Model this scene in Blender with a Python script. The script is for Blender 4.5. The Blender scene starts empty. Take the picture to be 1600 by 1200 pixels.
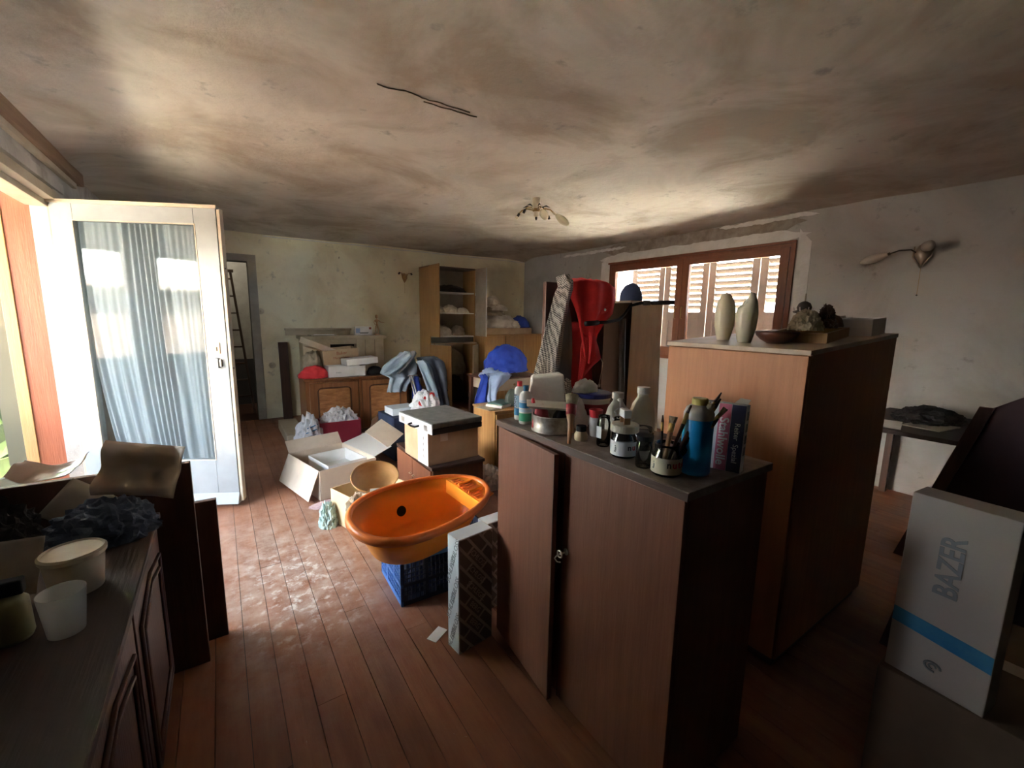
import bpy, bmesh, math, random
from mathutils import Vector, Matrix, Euler, noise
PI = math.pi
S = bpy.context.scene
COL = S.collection
random.seed(7)

# ------------------------------------------------------------------ camera
cam_d = bpy.data.cameras.new('camera')
cam_d.sensor_width = 36; cam_d.lens = 36 * 670 / 1600; cam_d.clip_start = .02; cam_d.clip_end = 200
cam = bpy.data.objects.new('camera', cam_d); COL.objects.link(cam)
yaw, pitch, roll = math.radians(34.253), math.radians(8.907), math.radians(.95)
cam.matrix_world = (Matrix.Translation((0, 0, 1.45)) @ Matrix.Rotation(-yaw, 4, 'Z')
                    @ Matrix.Rotation(PI / 2 - pitch, 4, 'X') @ Matrix.Rotation(roll, 4, 'Z'))
S.camera = cam

# ------------------------------------------------------------------ world, sun, exposure
S.view_settings.view_transform = 'Standard'; S.view_settings.look = 'None'
S.view_settings.gamma = 1; S.view_settings.use_curve_mapping = False
S.view_settings.exposure = 3.42
w = bpy.data.worlds.new('world'); S.world = w; w.use_nodes = True
nt = w.node_tree; bg = nt.nodes['Background']
tc = nt.nodes.new('ShaderNodeTexCoord'); sep = nt.nodes.new('ShaderNodeSeparateXYZ')
cr = nt.nodes.new('ShaderNodeValToRGB')
nt.links.new(tc.outputs['Generated'], sep.inputs[0]); nt.links.new(sep.outputs['Z'], cr.inputs[0])
cr.color_ramp.elements[0].position = 0; cr.color_ramp.elements[0].color = (.90, .95, 1.0, 1)
cr.color_ramp.elements[1].position = .6; cr.color_ramp.elements[1].color = (.66, .80, 1.0, 1)
nt.links.new(cr.outputs[0], bg.inputs[0]); bg.inputs[1].default_value = 4.7
sd = bpy.data.lights.new('sun', 'SUN'); sd.energy = 62; sd.angle = math.radians(1.0); sd.color = (1, .93, .76)
so = bpy.data.objects.new('sun', sd); COL.objects.link(so)
so.rotation_euler = Vector((-.82, .10, -.80)).to_track_quat('-Z', 'Y').to_euler()
def portal(loc, rot, sx, sy):
    l = bpy.data.lights.new('daylight_portal', 'AREA'); l.shape = 'RECTANGLE'; l.size = sx; l.size_y = sy
    l.cycles.is_portal = True
    o = bpy.data.objects.new('daylight_portal', l); COL.objects.link(o); o.location = loc; o.rotation_euler = rot
portal((-2.35, 2.2, 1.5), (0, PI / 2 * -1, 0), 1.5, 4.4)
portal((5.35, 3.3, 1.6), (0, PI / 2, 0), 1.5, 2.6)
S.cycles.use_denoising = True
S.cycles.max_bounces = 12; S.cycles.diffuse_bounces = 7; S.cycles.transparent_max_bounces = 12
S.cycles.sample_clamp_indirect = 12

# ------------------------------------------------------------------ materials
def newmat(name):
    m = bpy.data.materials.new(name); m.use_nodes = True
    return m, m.node_tree, m.node_tree.nodes['Principled BSDF']
def c4(c): return (c[0], c[1], c[2], 1)
def M(name, col, rough=.7, metal=0, col2=None, nscale=6, bump=0, bscale=30, stretch=(1, 1, 1), trans=0, sss=0, coat=0, perobj=0, contrast=(.35, .65), detail=6, coord='Object', spec=.5):
    m, t, b = newmat(name)
    b.inputs['Base Color'].default_value = c4(col); b.inputs['Roughness'].default_value = rough
    b.inputs['Metallic'].default_value = metal; b.inputs['Specular IOR Level'].default_value = spec
    if coat: b.inputs['Coat Weight'].default_value = coat; b.inputs['Coat Roughness'].default_value = .25
    tcn = t.nodes.new('ShaderNodeTexCoord'); mp = t.nodes.new('ShaderNodeMapping')
    mp.inputs['Scale'].default_value = stretch
    t.links.new(tcn.outputs[coord], mp.inputs[0])
    last = None
    if col2:
        n = t.nodes.new('ShaderNodeTexNoise'); n.inputs['Scale'].default_value = nscale; n.inputs['Detail'].default_value = detail
        n.inputs['Roughness'].default_value = .6
        t.links.new(mp.outputs[0], n.inputs['Vector'])
        r = t.nodes.new('ShaderNodeValToRGB')
        r.color_ramp.elements[0].position = contrast[0]; r.color_ramp.elements[0].color = c4(col)
        r.color_ramp.elements[1].position = contrast[1]; r.color_ramp.elements[1].color = c4(col2)
        t.links.new(n.outputs['Fac'], r.inputs[0]); last = r.outputs[0]
    if perobj:
        oi = t.nodes.new('ShaderNodeObjectInfo'); hs = t.nodes.new('ShaderNodeHueSaturation')
        mr = t.nodes.new('ShaderNodeMapRange'); mr.inputs[3].default_value = 1 - perobj; mr.inputs[4].default_value = 1 + perobj
        t.links.new(oi.outputs['Random'], mr.inputs[0]); t.links.new(mr.outputs[0], hs.inputs['Value'])
        if last: t.links.new(last, hs.inputs['Color'])
        else: hs.inputs['Color'].default_value = c4(col)
        last = hs.outputs[0]
    if last: t.links.new(last, b.inputs['Base Color'])
    if bump:
        n2 = t.nodes.new('ShaderNodeTexNoise'); n2.inputs['Scale'].default_value = bscale; n2.inputs['Detail'].default_value = 5
        t.links.new(mp.outputs[0], n2.inputs['Vector'])
        bp = t.nodes.new('ShaderNodeBump'); bp.inputs['Strength'].default_value = min(1, bump); bp.inputs['Distance'].default_value = .01
        t.links.new(n2.outputs['Fac'], bp.inputs['Height']); t.links.new(bp.outputs[0], b.inputs['Normal'])
    if trans: b.inputs['Transmission Weight'].default_value = trans
    if sss:
        b.inputs['Subsurface Weight'].default_value = sss; b.inputs['Subsurface Radius'].default_value = (.02, .02, .015)
    return m
def wood(name, a, b_, rough=.45, axis='Z', scale=1, coat=0, perobj=0, bump=.15):
    st = {'X': (.6, 9, 9), 'Y': (9, .6, 9), 'Z': (9, 9, .6)}[axis]
    return M(name, a, rough, 0, b_, 4 * scale, bump, 14 * scale, st, coat=coat, perobj=perobj, contrast=(.3, .7))
def glass(name, tint=(1, 1, 1), refl=1.45, extra=0, rough=.02):
    m = bpy.data.materials.new(name); m.use_nodes = True; t = m.node_tree; t.nodes.clear()
    o = t.nodes.new('ShaderNodeOutputMaterial'); mx = t.nodes.new('ShaderNodeMixShader')
    tr = t.nodes.new('ShaderNodeBsdfTransparent'); gl = t.nodes.new('ShaderNodeBsdfGlossy'); fr = t.nodes.new('ShaderNodeFresnel')
    tr.inputs[0].default_value = c4(tint); gl.inputs['Roughness'].default_value = rough; fr.inputs[0].default_value = refl
    ad = t.nodes.new('ShaderNodeMath'); ad.operation = 'ADD'; ad.inputs[1].default_value = extra; ad.use_clamp = True
    t.links.new(fr.outputs[0], ad.inputs[0]); t.links.new(ad.outputs[0], mx.inputs[0])
    t.links.new(tr.outputs[0], mx.inputs[1]); t.links.new(gl.outputs[0], mx.inputs[2]); t.links.new(mx.outputs[0], o.inputs[0])
    return m
def sheer(name, col, alpha, transl=.5):
    m = bpy.data.materials.new(name); m.use_nodes = True; t = m.node_tree; t.nodes.clear()
    o = t.nodes.new('ShaderNodeOutputMaterial'); mx = t.nodes.new('ShaderNodeMixShader'); mx2 = t.nodes.new('ShaderNodeMixShader')
    tr = t.nodes.new('ShaderNodeBsdfTransparent'); d = t.nodes.new('ShaderNodeBsdfDiffuse'); tl = t.nodes.new('ShaderNodeBsdfTranslucent')
    d.inputs[0].default_value = c4(col); tl.inputs[0].default_value = c4(col)
    mx.inputs[0].default_value = transl; mx2.inputs[0].default_value = alpha
    t.links.new(d.outputs[0], mx.inputs[1]); t.links.new(tl.outputs[0], mx.inputs[2])
    t.links.new(tr.outputs[0], mx2.inputs[1]); t.links.new(mx.outputs[0], mx2.inputs[2]); t.links.new(mx2.outputs[0], o.inputs[0])
    return m

def plaster(name, base, stain, stain2, bumps=.6, sc=1.2, stain_amt=(.42, .62)):
    """plaster with broad stains, streaks and rough relief"""
    m, t, b = newmat(name); b.inputs['Roughness'].default_value = .9; b.inputs['Specular IOR Level'].default_value = .2
    g = t.nodes.new('ShaderNodeNewGeometry')
    def nz(scale, det, st=(1, 1, 1), dist=0):
        mp = t.nodes.new('ShaderNodeMapping'); mp.inputs['Scale'].default_value = st
        n = t.nodes.new('ShaderNodeTexNoise'); n.inputs['Scale'].default_value = scale; n.inputs['Detail'].default_value = det
        n.inputs['Roughness'].default_value = .62; n.inputs['Distortion'].default_value = dist
        t.links.new(g.outputs['Position'], mp.inputs[0]); t.links.new(mp.outputs[0], n.inputs[0]); return n.outputs['Fac']
    def ramp(src, p0, p1):
        r = t.nodes.new('ShaderNodeMapRange'); r.inputs[1].default_value = p0; r.inputs[2].default_value = p1; t.links.new(src, r.inputs[0]); return r.outputs[0]
    def mix(f, a, c):
        x = t.nodes.new('ShaderNodeMix'); x.data_type = 'RGBA'; t.links.new(f, x.inputs[0])
        if isinstance(a, tuple): x.inputs[6].default_value = c4(a)
        else: t.links.new(a, x.inputs[6])
        x.inputs[7].default_value = c4(c); return x.outputs[2]
    c = mix(ramp(nz(sc, 5, dist=.6), *stain_amt), base, stain)
    c = mix(ramp(nz(sc * .6, 8, (1, 1.6, 1), 1.2), .52, .72), c, stain2)
    c = mix(ramp(nz(sc * 5, 6), .62, .75), c, tuple(v * .62 for v in stain2))
    t.links.new(c, b.inputs['Base Color'])
    bp = t.nodes.new('ShaderNodeBump'); bp.inputs['Strength'].default_value = bumps; bp.inputs['Distance'].default_value = .02
    t.links.new(nz(7, 8), bp.inputs['Height']); t.links.new(bp.outputs[0], b.inputs['Normal'])
    return m

m_ceil = plaster('ceiling plaster', (.55, .50, .435), (.37, .31, .245), (.46, .425, .38), .6, 1.3)
m_wallb = plaster('back wall plaster', (.80, .76, .58), (.68, .62, .44), (.74, .71, .58), .25, 1.6)
m_wallr = plaster('right wall plaster', (.42, .42, .415), (.35, .34, .32), (.39, .38, .37), .2, 1.6)
m_walll = plaster('left wall plaster', (.50, .48, .44), (.3, .27, .24), (.40, .38, .36), .4, 1.6)
m_bare = M('bare old plaster', (.34, .31, .27), .95, 0, (.22, .19, .16), 9, .8, 30)
m_filler = M('white filler', (.68, .69, .69), .9, 0, (.56, .57, .56), 6, .6, 25)
m_crack = M('dark crack', (.22, .17, .13), 1)
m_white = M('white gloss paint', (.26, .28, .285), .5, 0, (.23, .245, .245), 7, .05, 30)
m_cream = M('cream painted wood', (.46, .40, .31), .5, 0, (.42, .34, .24), 9, .1, 30)
m_gasket = M('dark rebate', (.05, .045, .04), .8)
m_orange_panel = wood('orange brown varnished board', (.30, .085, .035), (.24, .06, .022), .5)
m_yellow_strip = wood('pale pine', (.46, .25, .10), (.36, .18, .07), .5)
m_beam = wood('brown beam', (.27, .165, .10), (.19, .11, .065), .6, 'Y')
m_winwood = wood('red brown window wood', (.22, .075, .035), (.15, .05, .025), .42)
m_winwoodh = wood('red brown window wood flat', (.22, .075, .035), (.15, .05, .025), .42, 'Y')
m_shutter = M('weathered pale shutter', (.15, .115, .095), .7, 0, (.11, .085, .07), 8)
m_shut_s = sheer('shutter slat lit through', (.10, .08, .065), 1.0, .03)
m_dusty = glass('dusty window glass', (.86, .86, .86), 1.35, 0)
m_doorglass = glass('door glass', (.92, .95, .95), 1.24, .0)
m_jar = glass('jar glass', (.95, .96, .95), 1.4, .02)
m_clear = sheer('clear plastic', (.75, .78, .78), .35, .4)
m_lace = sheer('sheer curtain', (.46, .49, .52), .66, .3)
m_plastic_film = sheer('thin carrier bag film', (.86, .88, .92), .82, .3)
m_brass = M('aged brass', (.34, .22, .10), .35, .9)
m_steel = M('steel', (.55, .55, .56), .3, .9)
m_steel_dull = M('dusty tinplate', (.50, .47, .42), .45, .55, (.22, .18, .14), 22)
m_dark = M('black rubber', (.012, .012, .013), .75, spec=.2)
m_bake = M('old black metal', (.05, .04, .035), .5, .3)
m_wardfront = wood('wardrobe veneer', (.42, .175, .062), (.33, .13, .042), .55, 'Z', 1)
m_wardtop = M('dusty veneer top', (.50, .40, .30), .5, 0, (.38, .26, .16), 5, .1, 30)
m_cab = wood('cabinet mahogany veneer', (.20, .078, .040), (.15, .055, .027), .5, 'Z', 1)
m_cabtop = M('dusty dark cabinet top', (.13, .085, .06), .55, 0, (.24, .19, .15), 16, .2, 60)
m_edge = wood('dark edge band', (.10, .055, .035), (.07, .035, .02), .5, 'Y')
m_oak = wood('yellow oak veneer', (.42, .24, .095), (.30, .155, .055), .45)
m_dress = wood('figured walnut', (.27, .115, .045), (.17, .062, .024), .35)
m_dressf = M('quartered walnut figure', (.50, .24, .10), .35, 0, (.28, .11, .04), 5, 0, 30, (2, 2, 7))
m_darkwood = wood('dark varnished wood', (.085, .035, .02), (.05, .02, .012), .4)
m_darkwood_h = wood('dark varnished top', (.04, .018, .012), (.025, .011, .008), .6, 'Y')
m_molding = wood('carved molding', (.09, .035, .02), (.06, .02, .012), .45)
m_carton = M('brown cardboard', (.46, .33, .21), .85, 0, (.38, .26, .16), 6, .1, 60)
m_cartonl = M('pale cardboard inner', (.60, .52, .42), .85, 0, (.52, .43, .34), 6)
m_cartony = M('cream cardboard', (.72, .58, .36), .85, 0, (.62, .48, .28), 6)
m_paper = M('white paper', (.74, .74, .74), .8, 0, (.62, .62, .60), 6)
m_paperd = M('grey brown paper', (.40, .36, .30), .85, 0, (.30, .26, .21), 6)
m_ink = M('dark print', (.05, .05, .055), .8)
m_orangeink = M('faded red print', (.30, .08, .035), .8)
m_greyink = M('grey print', (.22, .24, .25), .8)
m_bluestripe = M('blue stripe print', (.015, .17, .36), .6, 0, (.05, .25, .42), 14)
m_tub = M('orange plastic', (.97, .35, .028), .36, 0, (.94, .31, .022), 3)
m_tubrim = M('orange plastic rim', (.84, .24, .05), .36, 0, (.74, .19, .04), 8)
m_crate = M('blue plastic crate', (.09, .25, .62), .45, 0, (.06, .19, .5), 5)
m_crate_shade = M('shaded blue crate side', (.012, .018, .04), .5)  # shade of the unlit crate sides put into the colour
m_suit = M('dark grey suitcase lid', (.09, .105, .105), .42, 0, (.17, .18, .18), 20)
m_suitside = M('suitcase side', (.02, .02, .022), .5)
m_suitedge = M('pale suitcase frame', (.55, .60, .66), .4, .2)
m_maroon = M('maroon card', (.22, .012, .035), .55)
m_red = M('red cloth', (.70, .04, .05), .85, 0, (.55, .025, .035), 6, .3, 120)
m_redin = M('dark red lining', (.36, .018, .022), .9)
m_navy = M('navy fabric', (.02, .035, .09), .8, 0, (.01, .02, .05), 5)
m_blue = M('royal blue cloth', (.012, .04, .36), .8, 0, (.02, .07, .50), 5, .2, 90)
m_ltblue = M('pale blue cloth', (.36, .48, .70), .85, 0, (.26, .36, .58), 5, .2, 90)
m_greyblue = M('grey blue cotton', (.38, .50, .62), .9, 0, (.27, .37, .48), 6, .3, 100)
m_slate = M('slate grey wool', (.10, .13, .18), .95, 0, (.07, .09, .13), 6, .3, 100)
m_linen = M('white laundry', (.78, .74, .66), .95, 0, (.55, .50, .42), 7, .4, 60)
m_beigecloth = M('beige cloth', (.42, .36, .27), .95, 0, (.30, .25, .18), 7, .4, 60)
m_blackcloth = M('black clothing', (.015, .014, .015), .95, 0, (.035, .03, .03), 8, .4, 60)
m_lining = M('charcoal lining', (.15, .16, .18), .7, 0, (.11, .12, .135), 6, .2, 80)
m_mint = M('pale green cloth', (.50, .62, .58), .9, 0, (.40, .50, .46), 6)
m_leather = M('brown leather', (.17, .08, .035), .4, 0, (.08, .035, .018), 7)
m_bowl = M('turned wooden bowl', (.55, .33, .13), .35, 0, (.34, .17, .06), 3, 0, 30, (1, 1, 4))
m_bowld = M('dark bowl wood', (.09, .03, .02), .35, 0, (.05, .018, .01), 6)
m_opal = M('opal glass', (.60, .56, .42), .22, 0, (.52, .48, .36), 3, sss=.2)
m_creamplast = M('cream plastic', (.62, .56, .42), .5, 0, (.52, .46, .34), 9)
m_ladder = wood('dark ladder', (.12, .085, .06), (.08, .05, .035), .6)
m_passage = M('passage paint', (.40, .38, .33), .9, 0, (.30, .28, .24), 4)
m_passaged = M('dark passage wall', (.05, .045, .042), .9)
m_mantel = M('beige stove paint', (.50, .43, .31), .6, 0, (.40, .33, .22), 5, .1, 30)
m_firebox = M('dark firebox fill', (.03, .022, .016), .95)  # near-black fill for the stove opening
m_foam = M('white foam', (.84, .82, .78), .85, 0, (.72, .69, .64), 12, .3, 60)
m_bottlew = M('white bottle plastic', (.62, .62, .58), .45)
m_bluelab = M('blue label', (.03, .20, .42), .5); m_greenlab = M('green label', (.04, .30, .16), .5)
m_redcap = M('red cap', (.50, .02, .03), .4); m_bluecap = M('teal blue cap', (.02, .16, .30), .4)
m_bluelid = M('blue lid', (.03, .035, .20), .4)
m_bluebot = M('blue liquid bottle', (.015, .32, .68), .35, 0, (.012, .26, .58), 3)
m_shoulder = M('translucent bottle shoulder', (.42, .38, .33), .3)
m_yellowcap = M('yellow cap', (.58, .46, .12), .4)
m_jug = M('off white jug', (.55, .50, .42), .5, 0, (.46, .41, .34), 6)
m_brown = M('chocolate remains', (.05, .022, .012), .5)
m_pinewood = M('plain brush wood', (.42, .24, .12), .5)
m_bristle = M('bristles', (.40, .34, .22), .9, 0, (.25, .20, .12), 30, .5, 200)
m_gold = M('gold ferrule', (.55, .40, .14), .3, .8)
m_pink = M('pink print', (.52, .13, .20), .6); m_navyp = M('navy print', (.022, .022, .07), .6)
m_key = M('bright key metal', (.72, .66, .55), .3, .9)
m_wax = M('pale wax', (.55, .33, .30), .6)
m_glove = M('red rubber', (.30, .03, .035), .5)
m_green = M('foliage', (.22, .30, .10), .8, 0, (.10, .16, .05), 8)
m_roof = M('red roof tiles', (.42, .20, .14), .8, 0, (.30, .14, .10), 5)
m_roofw = M('pale roof tiles', (.62, .60, .58), .8, 0, (.48, .46, .44), 6)
m_siding = M('dark siding', (.13, .10, .085), .8, 0, (.09, .07, .055), 5)
m_render = M('pale render', (.62, .60, .55), .9, 0, (.55, .52, .46), 4)
m_ground = M('pale ground', (.62, .58, .50), .95, 0, (.52, .49, .42), 3)
m_verfloor = M('veranda tiles', (.40, .38, .36), .6, 0, (.32, .30, .28), 6)
m_radi = M('white panel paint', (.66, .67, .68), .5, 0, (.55, .56, .57), 5)

def floor_mat():
    """varnished red brown boards with pale worn and dusty spots"""
    m, t, b = newmat('worn floor boards')
    g = t.nodes.new('ShaderNodeNewGeometry')
    def nz(scale, det, st=(1, 1, 1)):
        mp = t.nodes.new('ShaderNodeMapping'); mp.inputs['Scale'].default_value = st
        n = t.nodes.new('ShaderNodeTexNoise'); n.inputs['Scale'].default_value = scale; n.inputs['Detail'].default_value = det; n.inputs['Roughness'].default_value = .65
        t.links.new(g.outputs['Position'], mp.inputs[0]); t.links.new(mp.outputs[0], n.inputs[0]); return n.outputs['Fac']
    def mr(src, a, c, lo=0., hi=1.):
        r = t.nodes.new('ShaderNodeMapRange'); r.inputs[1].default_value = a; r.inputs[2].default_value = c; r.inputs[3].default_value = lo; r.inputs[4].default_value = hi
        t.links.new(src, r.inputs[0]); return r.outputs[0]
    def mul(a, c):
        x = t.nodes.new('ShaderNodeMath'); x.operation = 'MULTIPLY'; t.links.new(a, x.inputs[0]); t.links.new(c, x.inputs[1]); return x.outputs[0]
    def mix(f, a, c):
        x = t.nodes.new('ShaderNodeMix'); x.data_type = 'RGBA'; t.links.new(f, x.inputs[0])
        if isinstance(a, tuple): x.inputs[6].default_value = c4(a)
        else: t.links.new(a, x.inputs[6])
        x.inputs[7].default_value = c4(c); return x.outputs[2]
    c = mix(mr(nz(3, 6, (6, .7, 1)), .35, .65), (.30, .125, .062), (.215, .078, .038))
    oi = t.nodes.new('ShaderNodeObjectInfo'); hs = t.nodes.new('ShaderNodeHueSaturation')
    t.links.new(mr(oi.outputs['Random'], 0, 1, .82, 1.15), hs.inputs['Value']); t.links.new(c, hs.inputs['Color'])
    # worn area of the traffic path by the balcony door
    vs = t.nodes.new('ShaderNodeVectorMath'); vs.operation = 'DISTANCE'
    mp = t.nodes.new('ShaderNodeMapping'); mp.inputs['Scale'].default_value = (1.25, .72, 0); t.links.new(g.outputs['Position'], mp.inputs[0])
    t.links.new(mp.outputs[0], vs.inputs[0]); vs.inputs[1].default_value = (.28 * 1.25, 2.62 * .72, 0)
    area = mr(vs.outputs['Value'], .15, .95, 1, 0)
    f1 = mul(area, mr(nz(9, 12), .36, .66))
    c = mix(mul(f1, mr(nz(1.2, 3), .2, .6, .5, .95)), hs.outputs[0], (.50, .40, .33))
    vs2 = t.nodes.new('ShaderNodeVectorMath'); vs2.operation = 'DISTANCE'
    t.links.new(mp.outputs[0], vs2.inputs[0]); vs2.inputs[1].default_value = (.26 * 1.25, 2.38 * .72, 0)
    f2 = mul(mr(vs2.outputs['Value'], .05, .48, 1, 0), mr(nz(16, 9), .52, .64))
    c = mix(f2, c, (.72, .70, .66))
    c = mix(mul(mr(nz(60, 2), .72, .76), mr(nz(2, 3), .5, .7)), c, (.55, .50, .45))
    t.links.new(c, b.inputs['Base Color'])
    t.links.new(mr(nz(5, 5), .3, .7, .40, .6), b.inputs['Roughness'])
    bp = t.nodes.new('ShaderNodeBump'); bp.inputs['Strength'].default_value = .2; bp.inputs['Distance'].default_value = .004
    t.links.new(nz(8, 6, (5, .6, 1)), bp.inputs['Height']); t.links.new(bp.outputs[0], b.inputs['Normal'])
    return m
m_floor = floor_mat()

m_darkfront = M('dark wall behind camera', (.09, .06, .045), .7, 0, (.06, .04, .03), 3)  # unseen wall kept dark to cut bounce light on the foreground
def tweed_mat():
    m, t, b = newmat('herringbone tweed'); b.inputs['Roughness'].default_value = .95
    tcn = t.nodes.new('ShaderNodeTexCoord'); mp = t.nodes.new('ShaderNodeMapping'); mp.inputs['Rotation'].default_value = (0, .7, 0)
    ck = t.nodes.new('ShaderNodeTexChecker'); ck.inputs['Scale'].default_value = 115
    ck.inputs['Color1'].default_value = (.50, .49, .46, 1); ck.inputs['Color2'].default_value = (.02, .02, .02, 1)
    n = t.nodes.new('ShaderNodeTexNoise'); n.inputs['Scale'].default_value = 140
    mx = t.nodes.new('ShaderNodeMix'); mx.data_type = 'RGBA'; mx.inputs[0].default_value = .12; mx.inputs[7].default_value = (.2, .2, .2, 1)
    t.links.new(tcn.outputs['Object'], mp.inputs[0]); t.links.new(mp.outputs[0], ck.inputs[0])
    t.links.new(ck.outputs[0], mx.inputs[6]); t.links.new(mx.outputs[2], b.inputs['Base Color'])
    return m
m_tweed = tweed_mat()

# ------------------------------------------------------------------ geometry helpers
def tag(o, label=None, cat=None, group=None, kind=None):
    if label: o['label'] = label
    if cat: o['category'] = cat
    if group: o['group'] = group
    if kind: o['kind'] = kind
    return o
def thing(name, label, cat, loc=(0, 0, 0), rz=0, group=None, rot=None):
    o = bpy.data.objects.new(name, None); COL.objects.link(o); o.empty_display_size = .1
    o.location = loc; o.rotation_euler = rot if rot else (0, 0, rz)
    return tag(o, label, cat, group)
def obj(name, bm, mat, parent=None, smooth=False, bev=0, solid=0, sub=0, loc=None, rot=None):
    me = bpy.data.meshes.new(name)
    bmesh.ops.recalc_face_normals(bm, faces=bm.faces)
    bm.to_mesh(me); bm.free()
    for mm in (mat if isinstance(mat, (list, tuple)) else [mat]): me.materials.append(mm)
    o = bpy.data.objects.new(name, me); COL.objects.link(o)
    if parent: o.parent = parent
    if loc: o.location = loc
    if rot: o.rotation_euler = rot
    if smooth:
        for p in me.polygons: p.use_smooth = True
    if solid:
        md = o.modifiers.new('s', 'SOLIDIFY'); md.thickness = solid; md.offset = 0
    if bev:
        md = o.modifiers.new('b', 'BEVEL'); md.width = bev; md.segments = 2; md.limit_method = 'ANGLE'; md.angle_limit = .6
    if sub:
        md = o.modifiers.new('u', 'SUBSURF'); md.levels = sub; md.render_levels = sub
    return o
def dup(root, loc=None, rz=None, label=None):
    r = root.copy(); COL.objects.link(r)
    if loc: r.location = loc
    if rz is not None: r.rotation_euler = (0, 0, rz)
    if label: r['label'] = label
    for ch in list(root.children):
        c = ch.copy(); COL.objects.link(c); c.parent = r
        for g in list(ch.children):
            d = g.copy(); COL.objects.link(d); d.parent = c
    return r
def B(): return bmesh.new()
def box(bm, x0, x1, y0, y1, z0, z1, M4=None):
    vs = [bm.verts.new((x, y, z)) for x in (x0, x1) for y in (y0, y1) for z in (z0, z1)]
    for f in ((0, 1, 3, 2), (4, 6, 7, 5), (0, 4, 5, 1), (2, 3, 7, 6), (0, 2, 6, 4), (1, 5, 7, 3)):
        bm.faces.new([vs[i] for i in f])
    if M4: bmesh.ops.transform(bm, matrix=M4, verts=vs)
    return bm
def bx(*a, **k): return box(B(), *a, **k)
def hexa(bm, base, top):
    a = [bm.verts.new(p) for p in base]; c = [bm.verts.new(p) for p in top]; n = len(a)
    bm.faces.new(a); bm.faces.new(c)
    for i in range(n): bm.faces.new((a[i], a[(i + 1) % n], c[(i + 1) % n], c[i]))
    return bm
def tube(bm, pts, r, n=8, cap=True):
    pts = [Vector(p) for p in pts]; rings = []
    rs = r if isinstance(r, (list, tuple)) else [r] * len(pts)
    up = None
    for i, p in enumerate(pts):
        d = (pts[min(i + 1, len(pts) - 1)] - pts[max(i - 1, 0)]).normalized()
        if up is None: up = d.orthogonal().normalized()
        up = (up - d * up.dot(d)).normalized(); s = d.cross(up)
        rings.append([bm.verts.new(p + (up * math.cos(2 * PI * k / n) + s * math.sin(2 * PI * k / n)) * rs[i]) for k in range(n)])
    for a, c in zip(rings, rings[1:]):
        for k in range(n): bm.faces.new((a[k], a[(k + 1) % n], c[(k + 1) % n], c[k]))
    if cap: bm.faces.new(rings[0]); bm.faces.new(rings[-1])
    return bm
def lathe(bm, prof, n=24, M4=None, cap0=True, cap1=True):
    rings = []; allv = []
    for r, z in prof:
        rings.append([bm.verts.new((r * math.cos(2 * PI * k / n), r * math.sin(2 * PI * k / n), z)) for k in range(n)]); allv += rings[-1]
    for a, c in zip(rings, rings[1:]):
        for k in range(n): bm.faces.new((a[k], a[(k + 1) % n], c[(k + 1) % n], c[k]))
    if cap0 and prof[0][0] > 1e-5: bm.faces.new(rings[0])
    if cap1 and prof[-1][0] > 1e-5: bm.faces.new(rings[-1])
    if M4: bmesh.ops.transform(bm, matrix=M4, verts=allv)
    return bm
def sheet(fn, nu, nv):
    bm = B(); g = [[bm.verts.new(fn(i / nu, j / nv)) for j in range(nv + 1)] for i in range(nu + 1)]
    for i in range(nu):
        for j in range(nv): bm.faces.new((g[i][j], g[i + 1][j], g[i + 1][j + 1], g[i][j + 1]))
    return bm
def heap(rx, ry, h, seed=0, amp=.28, freq=2.2, sub=4, sharp=1.0, flat=0.0):
    """a crumpled soft heap resting on z = 0"""
    bm = B(); bmesh.ops.create_icosphere(bm, subdivisions=sub, radius=1)
    off = Vector((seed * 3.7, seed * 1.3, seed * 2.1))
    for v in bm.verts:
        d = v.co.normalized(); n1 = noise.noise(d * freq + off); n2 = noise.noise(d * freq * 2.3 + off * 2)
        n3 = noise.noise(d * freq * 5 + off)
        k = 1 + amp * (1 - 2.6 * abs(n1)) * sharp * .6 + amp * n2 * .7 + amp * .16 * (1 - 3 * abs(n3))
        z = d.z * h * k
        if z < 0: z *= .02
        v.co = Vector((d.x * rx * k, d.y * ry * k, max(z, 0)))
    return bm
def text(s, size, loc, rot, mat, parent=None, name='lettering', sx=1, bold=0, align='CENTER'):
    cu = bpy.data.curves.new(name, 'FONT'); cu.body = s; cu.size = size; cu.extrude = .0006; cu.align_x = align; cu.align_y = 'CENTER'; cu.offset = bold
    cu.resolution_u = 3
    tmp = bpy.data.objects.new('tmp', cu); COL.objects.link(tmp)
    me = bpy.data.meshes.new_from_object(tmp.evaluated_get(bpy.context.evaluated_depsgraph_get())); bpy.data.objects.remove(tmp); 
    me.materials.clear(); me.materials.append(mat)
    o = bpy.data.objects.new(name, me); COL.objects.link(o); o.location = loc; o.rotation_euler = rot; o.scale = (sx, 1, 1)
    if parent: o.parent = parent
    return o
def struct(name, bm, mat, parent=None, **k):
    o = obj(name, bm, mat, parent, **k)
    if not parent: o['kind'] = 'structure'
    return o
R = math.radians

# ------------------------------------------------------------------ room shell
XL, XR, YB, YF, ZC = -.85, 4.79, 6.685, -1.8, 2.525
fl = struct('floor', bx(XL - .1, XR + .3, YF - .1, YB + .1, -.06, -.022), m_gasket)
random.seed(3)
PW = .105; x = XL; row = 0; plank_me = {}
while x < XR - .01:
    w_ = min(PW, XR - x); cuts = [YF]; y = YF + random.uniform(1.0, 3.6)
    while y < YB - .6: cuts.append(y); y += random.choice([2.6, 3.2, 3.6])
    cuts.append(YB)
    for a, c in zip(cuts, cuts[1:]):
        obj('plank', bx(x + .0012, x + w_ - .0012, a + .001, c - .001, -.022, random.uniform(-.0012, .0)), m_floor, fl)
    x += PW; row += 1

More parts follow.
